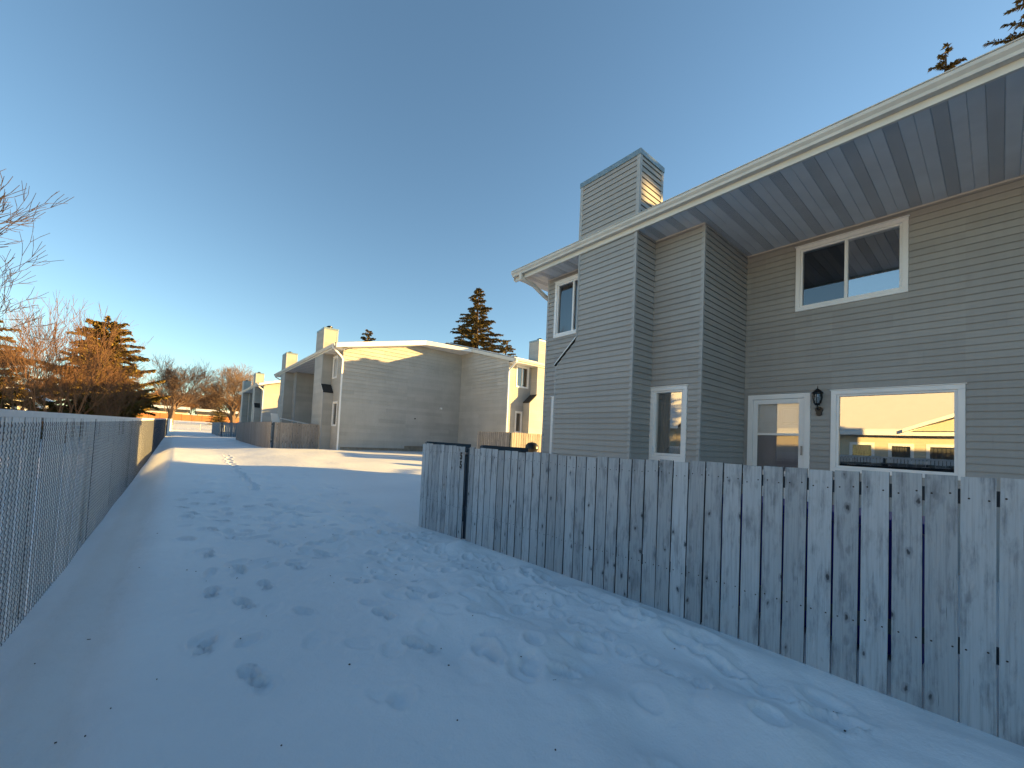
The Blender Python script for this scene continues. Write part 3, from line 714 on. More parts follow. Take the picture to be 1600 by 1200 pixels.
wall(h, (26.5, 0), (0, 1), (1, 0), rect(16.82, 30.4, zg, 4.4), [], M_SID_FAR, panels=False)
wall(h, (18, 0), (0, 1), (1, 0), rect(30.4, 36.8, zg, 4.4), [], M_SID_FAR, panels=False)
chimney(h, 6.08, 6.82, 23.5, 25.0, 3.97 + ZO, 5.86, M_SID_FAR, PHF, flues=((.5, .25), (.4, .75)))
chimney(h, 6.08, 6.82, 33.5, 35.0, 3.97 + ZO, 5.86, M_SID_FAR, PHF, flues=((.5, .5),))
downspout(h, [(5.99, 21.3, 3.86 + ZO), (6.0, 21.3, 3.78 + ZO), (6.5, 21.5, 3.98), (6.59, 21.55, 3.85), (6.59, 21.55, -.95)])
downspout(h, [(5.99, 37.1, 3.86 + ZO), (6.0, 37.1, 3.74 + ZO), (6.5, 36.95, 4.0), (6.55, 36.95, zg)])
mb = MB(); mb.tube((12.7, 21.58, 1.75), (12.7, 21.45, 1.75), .06, .07, 10); mb.build('dryer_vent', M_WHITE, h)
mb = MB(); mb.tube((11.0, 21.59, 1.0), (11.0, 21.55, 1.0), .035, .035, 10); mb.build('hose_bib', M_BLACK, h)

# third townhouse
h = thing('townhouse', 'farthest townhouse at the end of the corridor with half lit gable wall', 'townhouse', (0, 0, 0))
D = 25.3
segs3 = [(a + D, c + D, x) for a, c, x in segs]
ze, xr, zr, y0, y1 = far_row(h, 21.6 + D, segs3, zg, wing=False)
wall(h, (0, 21.6 + D), (1, 0), (0, -1), [(6.62, -.9), (16.5, -.9), (16.5, 4.4), (11.35, 5.7), (6.62, 4.42)], [], M_SID_FAR, pitch=.2032, per=2, lip=.014, z_phase=-.79, joints=3.66)
wall(h, (0, 36.8 + D), (1, 0), (0, 1), [(6.62, zg), (16.5, zg), (16.5, 4.4), (11.35, 5.6), (6.62, 4.4)], [], M_SID_FAR, panels=False)
wall(h, (16.5, 0), (0, 1), (1, 0), rect(21.6 + D, 36.8 + D, zg, 4.4), [], M_SID_FAR, panels=False)
roofslab('roof', h, FX - .03, 17, 11.4, y0, y1, ze, ze + 1.4)
mb = MB(); mb.prism([(FX, y0 - .01, ze - .01), (11.4, y0 - .01, ze + 1.39), (11.4, y0 - .01, ze + 1.14), (FX, y0 - .01, ze - .25)], (0, -.025, 0)); mb.prism([(17, y0 - .01, ze - .01), (11.4, y0 - .01, ze + 1.39), (11.4, y0 - .01, ze + 1.14), (17, y0 - .01, ze - .25)], (0, -.025, 0)); mb.build('rake_board', M_WHITE, h)
chimney(h, 6.08, 6.82, 23.5 + D, 25.0 + D, 3.97 + ZO, 5.86, M_SID_FAR, PHF)
chimney(h, 6.08, 6.82, 33.5 + D, 35.0 + D, 3.97 + ZO, 5.86, M_SID_FAR, PHF)
downspout(h, [(5.99, 21.3 + D, 3.86 + ZO), (6.0, 21.3 + D, 3.78 + ZO), (6.5, 21.5 + D, 3.98), (6.59, 21.55 + D, 3.85), (6.59, 21.55 + D, zg)])
h = thing('townhouse', 'townhouse block added behind the middle townhouse to block low sun, mostly out of sight', 'townhouse', (0, 0, 0))  # added block, keeps low sun from reaching the corridor through the gap
for (O, U2, Nn, pl) in (((0, 37.6), (1, 0), (0, -1), rect(18.5, 30, zg, 4.3)), ((18.5, 0), (0, 1), (-1, 0), rect(37.6, 50, zg, 4.3)), ((30, 0), (0, 1), (1, 0), rect(37.6, 50, zg, 4.3)), ((0, 50), (1, 0), (0, 1), rect(18.5, 30, zg, 4.3))):
    wall(h, O, U2, Nn, pl, [], M_SID_FAR, pitch=.2032, per=4, z_phase=0)
roofslab('roof', h, 18, 30.5, 24.2, 37.1, 50.5, 4.5, 5.7)

# ------------------------------------------------------------------ wooden fences
BV = {}
def board_mesh(H, w, m, v=0, nails=(), th=.018):
    key = (round(H, 2), w, m.name, v)
    if key in BV: return BV[key]
    rg = random.Random(v * 31 + 5); mb = MB(); n = 3
    a = rg.uniform(-.004, .004); t0, t1 = rg.uniform(-.006, .006), rg.uniform(-.006, .006)
    zs = [-H, -H * .6, -H * .25, 0]; pr = []
    for z in zs:
        j = rg.uniform(-.0022, .0022); zz = [z, z] if z < 0 else [t0, t1]
        pr.append([(-w / 2 + j, zz[0]), (w / 2 + j + a * .3, zz[1])])
    for q0, q1 in zip(pr[:-1], pr[1:]):
        mb.hexa([(0, q0[0][0], q0[0][1]), (th, q0[0][0], q0[0][1]), (th, q0[1][0], q0[1][1]), (0, q0[1][0], q0[1][1]), (0, q1[0][0], q1[0][1]), (th, q1[0][0], q1[0][1]), (th, q1[1][0], q1[1][1]), (0, q1[1][0], q1[1][1])], m)
        e_ = mb.mi(M_EDGE_SHADE)
        for f_ in (-4, -2): mb.m[f_] = e_
    for z in nails:
        for s_ in (-1, 1):
            zz = z + rg.uniform(-.015, .015); yy = s_ * (w * .3) + rg.uniform(-.006, .006)
            mb.tube((0, yy, zz), (-.0016, yy, zz), .0056, .0046, 6, M_NAIL)
    BV[key] = mb.mesh('board', m); return BV[key]
def board_fence(label, pts, topf, H, m, pitch=.149, w=.1375, group=None, flip=False, rails=True, skip=None, jit=.011, nails=(-.12, -1.02), extra=None, cat='fence'):
    (xa, ya), (xb, yb) = pts; Ln = math.hypot(xb - xa, yb - ya); d = Vector(((xb - xa) / Ln, (yb - ya) / Ln, 0))
    t = thing('wooden_fence', label, cat, (xa, ya, gz(xa, ya)), 0, group)
    ox = Vector((xa, ya, gz(xa, ya))); n = int(Ln / pitch)
    ang = math.atan2(d.y, d.x) - pi / 2                 # local +Y runs along the fence, local -X faces out
    nrm = Vector((-d.y, d.x, 0))                        # local -X direction = left of travel
    for k in range(n):
        s_ = (k + .5) * pitch; p = Vector((xa, ya, 0)) + d * s_
        if skip and skip(s_): continue
        z = topf(s_) + random.uniform(-jit, jit * .6)
        v = random.randrange(7)
        o = inst('board', board_mesh(H, w, m, v, nails), t, (p.x - ox.x, p.y - ox.y, z - ox.z), (random.uniform(-.004, .004), 0, ang))
        o.scale = (1, random.choice((1, 1, .99, .965, 1.0)), 1)
    if rails:
        for z in (-.12, -1.02):
            mb = MB(); a0 = 0.
            while a0 < Ln - .05:
                a1 = min(a0 + 2.4, Ln)
                if not (skip and skip((a0 + a1) / 2)):
                    pa = Vector((xa, ya, 0)) + d * a0 - nrm * .02 - ox; pb = Vector((xa, ya, 0)) + d * a1 - nrm * .02 - ox; za, zb = topf(a0) + z, topf(a1) + z
                    q = lambda p, zz, o_, h_: (p.x - nrm.x * o_, p.y - nrm.y * o_, zz + h_)
                    mb.hexa([q(pa, za, 0, -.045), q(pb, zb, 0, -.045), q(pb, zb, .038, -.045), q(pa, za, .038, -.045), q(pa, za, 0, .045), q(pb, zb, 0, .045), q(pb, zb, .038, .045), q(pa, za, .038, .045)])
                a0 = a1
            mb.build('rail', M_RAIL, t)
        k = 0.
        while k <= Ln + .01:
            p = Vector((xa, ya, 0)) + d * min(k, Ln - .05) - nrm * .105 - ox; mb = MB(); mb.box((p.x - .045, p.y - .045, topf(k) - ox.z * 0 - H - 0), (p.x + .045, p.y + .045, topf(k) - .03))
            o = mb.build('post', M_RAIL, t); k += 2.4
    for o in t.children:
        if o.name.startswith(('rail', 'post')): o.location.z -= 0
    return t, ox
# rails/posts above were given world heights: shift them to the thing's frame
def fix(t):
    for o in t.children:
        if o.name.split('.')[0] in ('rail', 'post', 'snow_cap'): o.location.z = -t.location.z + 0
    # rails/posts vertices: x,y are local, z is world
TOP = [(-6, -.06), (-.08, -.079), (.43, -.10), (1.16, -.114), (1.7, -.118), (3.1, -.155), (5.4, -.150), (6.96, -.143)]
Y0b = 1.9456 - 50 * .149
t, ox = board_fence('weathered blue grey board fence running along the right of the snow', [(RF, Y0b), (RF, 5.44)], lambda s_: interp(Y0b + s_, TOP), 1.75, M_BOARD); fix(t)
mb = MB(); mb.box((.026, .2, 0), (.058, 5.44 - Y0b, .012))
NEARF = t
for yy in np.arange(-1.2, 5.0, .31):
    if random.random() < .7:
        zz = interp(yy, TOP) - .073; mb = MB(); l = random.uniform(.12, .28)
        mb.hexa([(RF + .021, yy, zz), (RF + .057, yy, zz), (RF + .057, yy + l, zz), (RF + .021, yy + l, zz), (RF + .028, yy + .03, zz + .02), (RF + .05, yy + .03, zz + .02), (RF + .05, yy + l - .03, zz + .02), (RF + .028, yy + l - .03, zz + .02)])
        o = mb.build('snow_cap', M_SNOWROOF, t, loc=(-ox.x, -ox.y, -ox.z))
g, ox = board_fence('narrow weathered board gate panel marked 55 at the far end of the fence', [(RF, 5.495), (RF, 6.97)], lambda s_: interp(5.495 + s_, TOP) + .004, 1.75, M_BOARD, pitch=.1337, w=.128, cat='gate'); fix(g)
g.name = 'fence_gate'
for k, zc in enumerate((-.31, -.455)):
    cu = bpy.data.curves.new('digit', 'FONT'); cu.body = '5'; cu.size = .155; cu.extrude = .004; cu.offset = .006; cu.align_x = 'CENTER'; cu.align_y = 'CENTER'
    to = bpy.data.objects.new('tmp', cu); C.objects.link(to)
    dg = bpy.context.evaluated_depsgraph_get(); me = bpy.data.meshes.new_from_object(to.evaluated_get(dg)); bpy.data.objects.remove(to)
    me.name = 'digit'; me.materials.clear(); me.materials.append(M_BLACK)
    o = inst('digit', me, g, (RF - .006 - ox.x, 5.60 - ox.y, zc - ox.z), (pi / 2, 0, -pi / 2), (.78, 1.05, 1))
mb = MB(); mb.box((RF - .01, 5.46, -.27), (RF + .05, 5.55, -.235)); mb.build('latch', M_STEEL, g, loc=(-ox.x, -ox.y, -ox.z))
t, ox = board_fence('cross fence behind the 55 gate, dark blue rails towards the yard', [(RF + .06, 7.0), (6.55, 7.0)], lambda s_: -.115 - s_ * .025, 1.7, M_BOARD_BLUE, skip=lambda s_: 1.02 < s_ < 1.40); fix(t)
mb = MB()
for a, c in ((.0, 1.02), (1.40, 2.74)): mb.box((a, -.07, 0), (c, -.02, .055))
for o in list(t.children):
    pass
mb2 = MB()
for a, c in ((RF + .08, 4.85), (5.17, 6.5)):
    mb2.hexa([(a, 6.90, -.19 - (a - 3.8) * .025), (c, 6.90, -.19 - (c - 3.8) * .025), (c, 6.97, -.19 - (c - 3.8) * .025), (a, 6.97, -.19 - (a - 3.8) * .025), (a, 6.90, -.10 - (a - 3.8) * .025), (c, 6.90, -.10 - (c - 3.8) * .025), (c, 6.97, -.10 - (c - 3.8) * .025), (a, 6.97, -.10 - (a - 3.8) * .025)])
mb2.build('top_rail', M_RAIL, t, loc=(-ox.x, -ox.y, -ox.z))
# far fences
zt_ = .385
def bf(lbl, pts, top, m, H=1.75, **k):
    t, ox = board_fence(lbl, pts, top, H, m, **k); fix(t); return t
bf('weathered grey board fence in front of the middle townhouse, side facing the camera', [(6.55, 23.3), (3.75, 23.3)], lambda s_: .36, M_BOARD_FAR, nails=())
bf('weathered grey board fence along the corridor beside the middle townhouse', [(3.75, 23.34), (3.75, 39.2)], lambda s_: .37 + s_ * .001, M_BOARD_FAR, nails=())
bf('short blue grey board fence facing the camera before the farthest townhouse', [(6.6, 48.5), (3.3, 48.5)], lambda s_: .42, M_BOARD_BLUE, nails=())
bf('blue grey board fence along the corridor beside the farthest townhouse', [(3.3, 48.54), (3.3, 62)], lambda s_: .42, M_BOARD_BLUE, nails=())
bf('small weathered board fence below the wing windows', [(14.35, 14.0), (12.0, 14.0)], lambda s_: .36, M_BOARD_FAR, nails=(), w=.13)
bf('weathered board fence along the yard side of the wing', [(12.0, 14.04), (12.0, 16.6)], lambda s_: .36, M_BOARD_FAR, nails=(), w=.13)

# ------------------------------------------------------------------ chain link fence with slats
t = thing('chain_link_fence', 'long chain link fence woven with pale grey privacy slats, left of the snow', 'fence', (LF, 0, 0))
FT = lambda y: interp(y, [(-4, .03), (4.2, .038), (14.3, .11), (25, .22), (40, .40), (85, .82)])
FB = lambda y: gz(LF, y) - .03
PT = .08; mesh0 = {}
posts = list(np.arange(2.35, 85.2, 3.0))
ns = 0; stuff = MB(); y = 3.0; n_obj = 0
def is_post(y): return any(abs(y - p) < PT * .55 for p in posts)
yy = -4.0
while yy < 85:
    if not is_post(yy):
        top, bot = FT(yy), FB(yy)
        if 3.0 <= yy and n_obj < 298:
            key = random.randrange(5)
            if key not in mesh0:
                mb = MB(); wob = random.uniform(-.002, .002); mb.hexa([(-.0015, -.031, -1), (.0015, -.031, -1), (.0015, .031, -1), (-.0015, .031, -1), (-.0015, -.031 + wob, 0), (.0015, -.031 + wob, 0), (.0015, .031 + wob, 0), (-.0015, .031 + wob, 0)]); mesh0[key] = mb.mesh('slat', M_SLAT)
            inst('slat', mesh0[key], t, (random.uniform(-.003, .003), yy, top + random.uniform(-.006, .004)), (0, random.uniform(-.002, .002), random.uniform(-.06, .06)), (1, 1, top - bot)); n_obj += 1
        else:
            stuff.box((-.0015, yy - .031, bot), (.0015, yy + .031, top))
    yy += PT
tag(stuff.build('slat_run', M_SLAT, t), None, None, None, 'stuff')
mb = MB()                                                                  # woven wire, one zigzag per slat gap
def ribbon(mb, a, c, w, m_=None):
    d = Vector(c) - Vector(a); s_ = Vector((0, -d.z, d.y)).normalized() * w
    a = Vector(a); c = Vector(c); x = Vector((w * .9, 0, 0)); i = len(mb.v)
    mb.v += [tuple(a - s_), tuple(a + x), tuple(a + s_), tuple(c - s_), tuple(c + x), tuple(c + s_)]
    mb.f += [(i, i + 1, i + 4, i + 3), (i + 1, i + 2, i + 5, i + 4)]; mb.m += [0, 0]
yy = 3.0 + PT / 2
while yy < 55:
    stp = .024 if yy < 26 else .072
    z = FT(yy) - .085; k = 0; bot = FB(yy) + .03
    while z > bot:
        s0 = .017 if k % 2 else -.017
        ribbon(mb, (.009, yy + s0, z), (.009, yy - s0, z - stp), .0042)
        z -= stp; k += 1
    yy += PT
tag(mb.build('mesh_wire', M_WIRE, t), None, None, None, 'stuff')
mb = MB(); yy = -4.0
while yy < 85:
    y2 = min(yy + 1.6, 85); a, c = FT(yy), FT(y2)
    mb.hexa([(.004, yy, a - .045), (.010, yy, a - .045), (.010, y2, c - .045), (.004, y2, c - .045), (.004, yy, a + .008), (.010, yy, a + .008), (.010, y2, c + .008), (.004, y2, c + .008)]); yy = y2
mb.build('slat_cap', M_SLATC, t)
mb = MB(); mb.path([(-.03, yy, FT(yy) - .06) for yy in np.linspace(-4, 85, 40)], .02, 8); mb.build('top_rail', M_STEEL, t)
mb = MB(); mb.tube((0, 0, 0), (0, 0, 1.9), .04, .04, 10); pm = mb.mesh('post', M_POST, True)
for p in posts: inst('post', pm, t, (-.042, p, FT(p) - 1.94), (0, 0, 0))
mb = MB(); mb.tube((.0, 85.1, FB(85)), (.0, 85.1, FT(85) + .12), .05, .05, 10); mb.build('end_post', M_STEEL, t)

# low chain link fence at the corridor's end
t = thing('chain_link_fence', 'low bare chain link fence crossing the far end of the corridor', 'fence', (0, 86, gz(1, 86)))
mb = MB(); mb.tube((-.9, 0, 1.12), (9.5, 0, 1.12), .025, .025, 8); mb.tube((-.9, 0, .1), (9.5, 0, .1), .015, .015, 6); mb.build('top_rail', M_STEEL, t)
for x in (-.9, 2.9, 6.4, 9.4):
    mb = MB(); mb.tube((x, 0, -.3), (x, 0, 1.18), .035, .035, 8); mb.build('post', M_STEEL, t)
mb = MB(); x = -.9
while x < 9.4:
    mb.poly([(x, 0, .1), (x + .006, 0, .1), (x + 1.006, 0, 1.1), (x + 1.0, 0, 1.1)]); mb.poly([(x + 1, 0, .1), (x + 1.006, 0, .1), (x + .006, 0, 1.1), (x, 0, 1.1)]); x += .16
tag(mb.build('mesh_wire', M_STEEL, t), None, None, None, 'stuff')

# ------------------------------------------------------------------ small things by the far fences
t = thing('ladder', 'white metal ladder leaning on the wall behind the far board fence', 'ladder', (6.2, 23.2, -.9))
mb = MB()
for x in (.12, .50): mb.hexa([(x, 0, 0), (x + .035, 0, 0), (x + .035, .05, 0), (x, .05, 0), (x, .14, 2.75), (x + .035, .14, 2.75), (x + .035, .19, 2.75), (x, .19, 2.75)])
mb.build('side_rail', M_WHITE, t)
rg_ = MB(); rg_.box((.14, 0, 0), (.52, .04, .03)); rm = rg_.mesh('rung', M_WHITE)
for k in range(9): inst('rung', rm, t, (0, .02 + .05 * k * .3, .25 + .28 * k))
t = thing('kettle_grill', 'small dark domed kettle grill beyond the cross fence', 'grill', (11.7, 12.2, -1.1))
def lathe(prof, n=18):
    mb = MB(); i = 0
    for r, z in prof:
        for j in range(n): mb.v.append((r * cos(2 * pi * j / n), r * sin(2 * pi * j / n), z))
    for k in range(len(prof) - 1):
        for j in range(n): mb.f.append((k * n + j, k * n + (j + 1) % n, (k + 1) * n + (j + 1) % n, (k + 1) * n + j)); mb.m.append(0)
    return mb
lathe([(.02, .60), (.2, .64), (.28, .78), (.28, .80)]).build('bowl', M_BLACK, t, smooth=True)
lathe([(.285, .80), (.27, .92), (.18, 1.02), (.03, 1.06), (.0, 1.06)]).build('lid', M_BLACK, t, smooth=True)
for a in (0, 2.1, 4.2):
    mb = MB(); mb.tube((.15 * cos(a), .15 * sin(a), .66), (.30 * cos(a), .30 * sin(a), 0), .012, .012, 6); mb.build('leg', M_STEEL, t)
mb = MB(); mb.path([(-.06, 0, 1.06), (-.06, 0, 1.11), (.06, 0, 1.11), (.06, 0, 1.06)], .01, 6); mb.build('handle', M_STEEL, t)
t = thing('patio_chair', 'pale folded patio lounger standing behind the far fence corner', 'chair', (4.6, 27.6, -1.0))
mb = MB(); mb.hexa([(0, 0, .6), (.55, 0, .6), (.55, .1, .6), (0, .1, .6), (-.25, 0, 1.95), (.15, 0, 1.95), (.15, .1, 1.95), (-.25, .1, 1.95)]); mb.build('backrest', M_WHITE, t, mods=.03)
mb = MB(); mb.box((0, 0, .5), (.6, .6, .6)); mb.build('seat', M_WHITE, t)
for x in (.02, .55):
    for y in (.02, .55):
        mb = MB(); mb.box((x, y, 0), (x + .04, y + .04, .5)); mb.build('leg', M_WHITE, t)
t = thing('stair_railing', 'sloping white hand rail on the back step of the middle townhouse', 'railing', (5.9, 31.0, -1.0))
mb = MB(); mb.hexa([(-.6, 0, 1.75), (1.9, 0, 1.35), (1.9, .06, 1.35), (-.6, .06, 1.75), (-.6, 0, 1.83), (1.9, 0, 1.43), (1.9, .06, 1.43), (-.6, .06, 1.83)]); mb.build('hand_rail', M_WHITE, t)
for x, z in ((-.5, 1.8), (.7, 1.6), (1.8, 1.43)):
    mb = MB(); mb.box((x, 0, 0), (x + .06, .06, z)); mb.build('baluster', M_WHITE, t)
t = thing('storage_box', 'deep blue plastic storage box glimpsed through the fence gaps', 'box', (4.35, .35, -1.5))
mb = MB(); mb.box((0, 0, .0), (.6, 1.5, .95)); mb.build('body', M_BLUE, t, mods=.02)
mb = MB(); mb.box((-.02, -.02, .955), (.62, 1.52, 1.03)); mb.build('lid', M_BLUE, t, mods=.01)
t = thing('park_bench', 'dark bench on the snow near the end of the corridor', 'bench', (5.35, 92, gz(5.3, 92)))
mb = MB(); mb.box((0, 0, .42), (1.6, .4, .48)); mb.build('seat', M_BLACK, t)
mb = MB(); mb.box((0, .42, .5), (1.6, .47, .95)); mb.build('backrest', M_BLACK, t)
for x in (.1, 1.4):
    mb = MB(); mb.box((x, .05, -.1), (x + .08, .4, .415)); mb.build('leg', M_BLACK, t)

# ------------------------------------------------------------------ bungalows across the left fence (seen mirrored in the windows)
def bungalow(label, x1, y0, y1, zb, m, wins, gable=None):
    h = thing('bungalow', label, 'house', (x1, y0, zb)); W_ = 8.; E_ = 2.95; Ln = y1 - y0
    ops = [(a, c, d, e) for a, c, d, e, _ in wins]
    wall(h, (0, 0), (0, 1), (1, 0), rect(0, Ln, 0, E_), ops, m, pitch=.15, per=2, z_phase=0)
    wall(h, (0, 0), (1, 0), (0, -1), [(-W_, 0), (0, 0), (0, E_), (-W_ / 2, E_ + 2.4), (-W_, E_)], [], m, pitch=.15, per=4, z_phase=0)
    wall(h, (0, Ln), (1, 0), (0, 1), [(-W_, 0), (0, 0), (0, E_), (-W_ / 2, E_ + 2.4), (-W_, E_)], [], m, panels=False)
    wall(h, (-W_, 0), (0, 1), (-1, 0), rect(0, Ln, 0, E_), [], m, panels=False)
    for a, c, d, e, cur in wins:
        window(h, (0, 0), (0, 1), (1, 0), a, c, d, e, glass_m=M_GLASS_D, cas=.09, curtain=[(a + .1, c - .1, cur, 0)] if cur else None)
    mb = MB(); mb.prism([(.5, -.4, E_ - .1), (-W_ / 2, -.4, E_ + 2.5), (-W_ - .5, -.4, E_ - .1), (-W_ - .5, -.4, E_ - .22), (-W_ / 2, -.4, E_ + 2.35), (.5, -.4, E_ - .22)], (0, Ln + .8, 0)); mb.build('roof', M_SHINGLE, h)
    mb = MB(); mb.prism([(.5, -.38, E_ - .09), (-W_ / 2, -.38, E_ + 2.51), (-W_ / 2, -.38, E_ + 2.66), (.46, -.38, E_ + .06)], (0, Ln + .76, 0)); mb.build('roof_snow', M_SNOWROOF, h)
    mb = MB(); mb.box((.5, -.4, E_ - .26), (.53, Ln + .4, E_ - .08)); mb.build('fascia', M_WHITE, h)
    if gable:
        ga, gb = gable; mb = MB(); c = (ga + gb) / 2
        mb.prism([(.7, ga, E_ - .05), (.7, gb, E_ - .05), (.7, c, E_ + .95)], (-2.4, 0, 0)); mb.build('gable_wall', m, h)
        for s0, s1 in (((ga - .3, E_ - .12), (c, E_ + 1.02)), ((gb + .3, E_ - .12), (c, E_ + 1.02))):
            mb = MB(); mb.prism([(.95, s0[0], s0[1]), (.95, s1[0], s1[1]), (.95, s1[0], s1[1] + .16), (.95, s0[0], s0[1] + .16)], (-2.9, 0, 0)); mb.build('gable_roof', M_WHITE, h)
    return h
bungalow('sunlit cream bungalow across the left fence with snowy roof, nearest one', -11, -5, 9.2, -1.55, M_CREAM, [(7.6, 8.5, .9, 2.3, M_CURTL), (4.0 + 5, 5.0 + 5, .7, 2.3, M_RED), (6.0, 7.2, .8, 2.3, M_CURTL), (2.6, 3.6, .8, 2.2, None)], (3.0, 7.6))
bungalow('tan bungalow across the left fence, second along the row', -11, 12.6, 27, -1.5, M_TAN, [(1.0, 2.4, .8, 2.2, M_CURTL), (5, 6.5, .8, 2.2, None), (10, 11.6, .8, 2.2, M_RED)], (7, 12))
bungalow('cream bungalow behind the bare shrubs at the far left', -13, 55, 74, -.9, M_CREAM, [(2, 3.6, .9, 2.2, None), (8, 9.6, .9, 2.2, M_CURTL), (14, 15.4, .9, 2.2, None)])

# ------------------------------------------------------------------ trees
def conifer(H, R, seed, tilt=0., wf=1., z0=.06, levels=26, per=8, tw=13, shape=1.0, up_tip=.25, tl=.36, tipup=True):
    rg = np.random.default_rng(seed); V = []; T = MB(); fcs = []
    T.tube((0, 0, 0), (0, 0, H * .55), R * .075, R * .045, 9); T.tube((0, 0, H * .55), (0, 0, H * .985), R * .045, .012, 7)
    for l in range(levels):
        t_ = (l + rg.uniform(-.3, .3)) / levels; t_ = min(max(t_, 0), .985); z = H * (z0 + (1 - z0) * t_)
        rr = R * (1 - t_) ** shape * 1.0 + .06
        n = max(4, int(per * (1 - t_ * .45)))
        for b in range(n):
            a = 2 * pi * (b + rg.uniform(-.35, .35)) / n + l * 1.3; ln = rr * rg.uniform(.62, 1.12)
            zb_ = z + rg.uniform(-.5, .5) * H / levels; dr = rg.uniform(.10, .32) * (1 - t_) - .35 * t_ * up_tip * 3
            pts = []; m_ = 7; tb = rg.uniform(-tilt, tilt * 1.3)
            for k in range(m_ + 1):
                s_ = k / m_; pts.append(np.array([cos(a) * ln * s_, sin(a) * ln * s_, zb_ + tb * ln * s_ - dr * ln * (s_ * 1.5 - s_ * s_ * (1.1 if tipup else .6)) + rg.uniform(-.02, .02)]))
            T.tube(pts[0], pts[3], .028 * ln / 2 + .008, .012, 4, cap=False); T.tube(pts[3], pts[-1], .012, .004, 3, cap=False)
            K = int(tw * 3.6 * (.4 + ln))
            for q in range(K):
                s_ = .12 + .88 * (q + rg.random()) / K; f = s_ * m_; i = min(int(f), m_ - 1); p = pts[i] + (pts[i + 1] - pts[i]) * (f - i)
                sgn = 1 if q % 2 else -1; ta = a + sgn * rg.uniform(.35, 1.15); tln = tl * (1.05 - .5 * s_) * rg.uniform(.6, 1.25) * (.6 + .4 * (1 - t_))
                d = np.array([cos(ta), sin(ta), rg.uniform(-.95, .25)]); e = p + d * tln
                w = .040 * wf * rg.uniform(.7, 1.5) * (tl / .36) ** .7
                up_ = np.array([rg.uniform(-.4, .4), rg.uniform(-.4, .4), 1.]); sd_ = np.cross(d, up_); sd_ /= np.linalg.norm(sd_) + 1e-9
                m1 = p + d * tln * .45
                i0 = len(V); V += [p, m1 + sd_ * w, e, m1 - sd_ * w, m1 + np.array([0, 0, -w * 1.5])]; fcs += [(i0, i0 + 1, i0 + 2), (i0, i0 + 2, i0 + 3), (i0, i0 + 2, i0 + 4)]
    me = bpy.data.meshes.new('crown'); me.from_pydata([tuple(v_) for v_ in V], [], fcs); me.update()
    return T, me
def put_conifer(label, x, y, z, T, me, fm, sc=1, rz=0, group=None, bm_=M_BARKG, name='spruce_tree'):
    t = thing(name, label, 'tree', (x, y, z), rz, group); t.scale = (sc,) * 3
    key = id(me)
    if not me.materials: me.materials.append(fm)
    inst('crown', me, t)
    if not isinstance(T, bpy.types.Mesh): raise ValueError
    inst('trunk', T, t); return t
T, cm = conifer(21.8, 9.6, 3, levels=40, per=9, tw=11, tl=.72, shape=.92); Tm = T.mesh('trunk', M_BARKG)
put_conifer('tall full spruce rising behind the roof of the middle townhouse', 31.6, 45, -.6, Tm, cm, M_SPRUCE)
T2, cm2 = conifer(14.4, 6.4, 11, levels=30, per=8, tw=10, tl=.55, shape=.78); Tm2 = T2.mesh('trunk', M_BARKG)
put_conifer('spruce tip showing over the left slope of the middle townhouse roof', 18.2, 50, -.7, Tm2, cm2, M_SPRUCE, .98, .7)
put_conifer('small spruce tip right beside the tall spruce', 32.9, 40, -.8, Tm2, cm2, M_SPRUCE, .98, 2.)
T3, cm3 = conifer(15.6, 5.2, 19, levels=38, per=9, tw=17, tl=.24, wf=.6); Tm3 = T3.mesh('trunk', M_BARKG)
put_conifer('spruce behind the near townhouse, lower of the two tips above its gutter', 20, 1.15, -1.6, Tm3, cm3, M_SPRUCE, 1.03, 0)
put_conifer('taller spruce behind the near townhouse at the upper right', 20.3, -.8, -1.6, Tm3, cm3, M_SPRUCE, 1.17, 1.3)
put_conifer('unseen spruce added behind the near townhouse to shade its chimney, outside the right edge', 21, -4.9, -1.6, Tm2, cm2, M_SPRUCE, 1.02, 2.2)  # added outside the view to keep sun off the near chimney
put_conifer('small golden spruce standing before the distant houses', 8.2, 128, .3, Tm2, cm2, M_SPRUCE, .48, 0)
# pine left of the corridor: broad irregular crown
T4, cm4 = conifer(9.6, 4.2, 23, tilt=.32, z0=.12, levels=28, per=13, tw=15, shape=.45, up_tip=.25, tl=.55, tipup=True); Tm4 = T4.mesh('trunk', M_BARK)
put_conifer('broad golden green pine leaning over the chain link fence', -5.2, 46, -1.3, Tm4, cm4, M_PINE, 1.0, 0, name='pine_tree')
put_conifer('dark green pine at the very left edge behind bare branches', -11.2, 42, -1.3, Tm4, cm4, M_PINE, .9, 2., name='pine_tree')

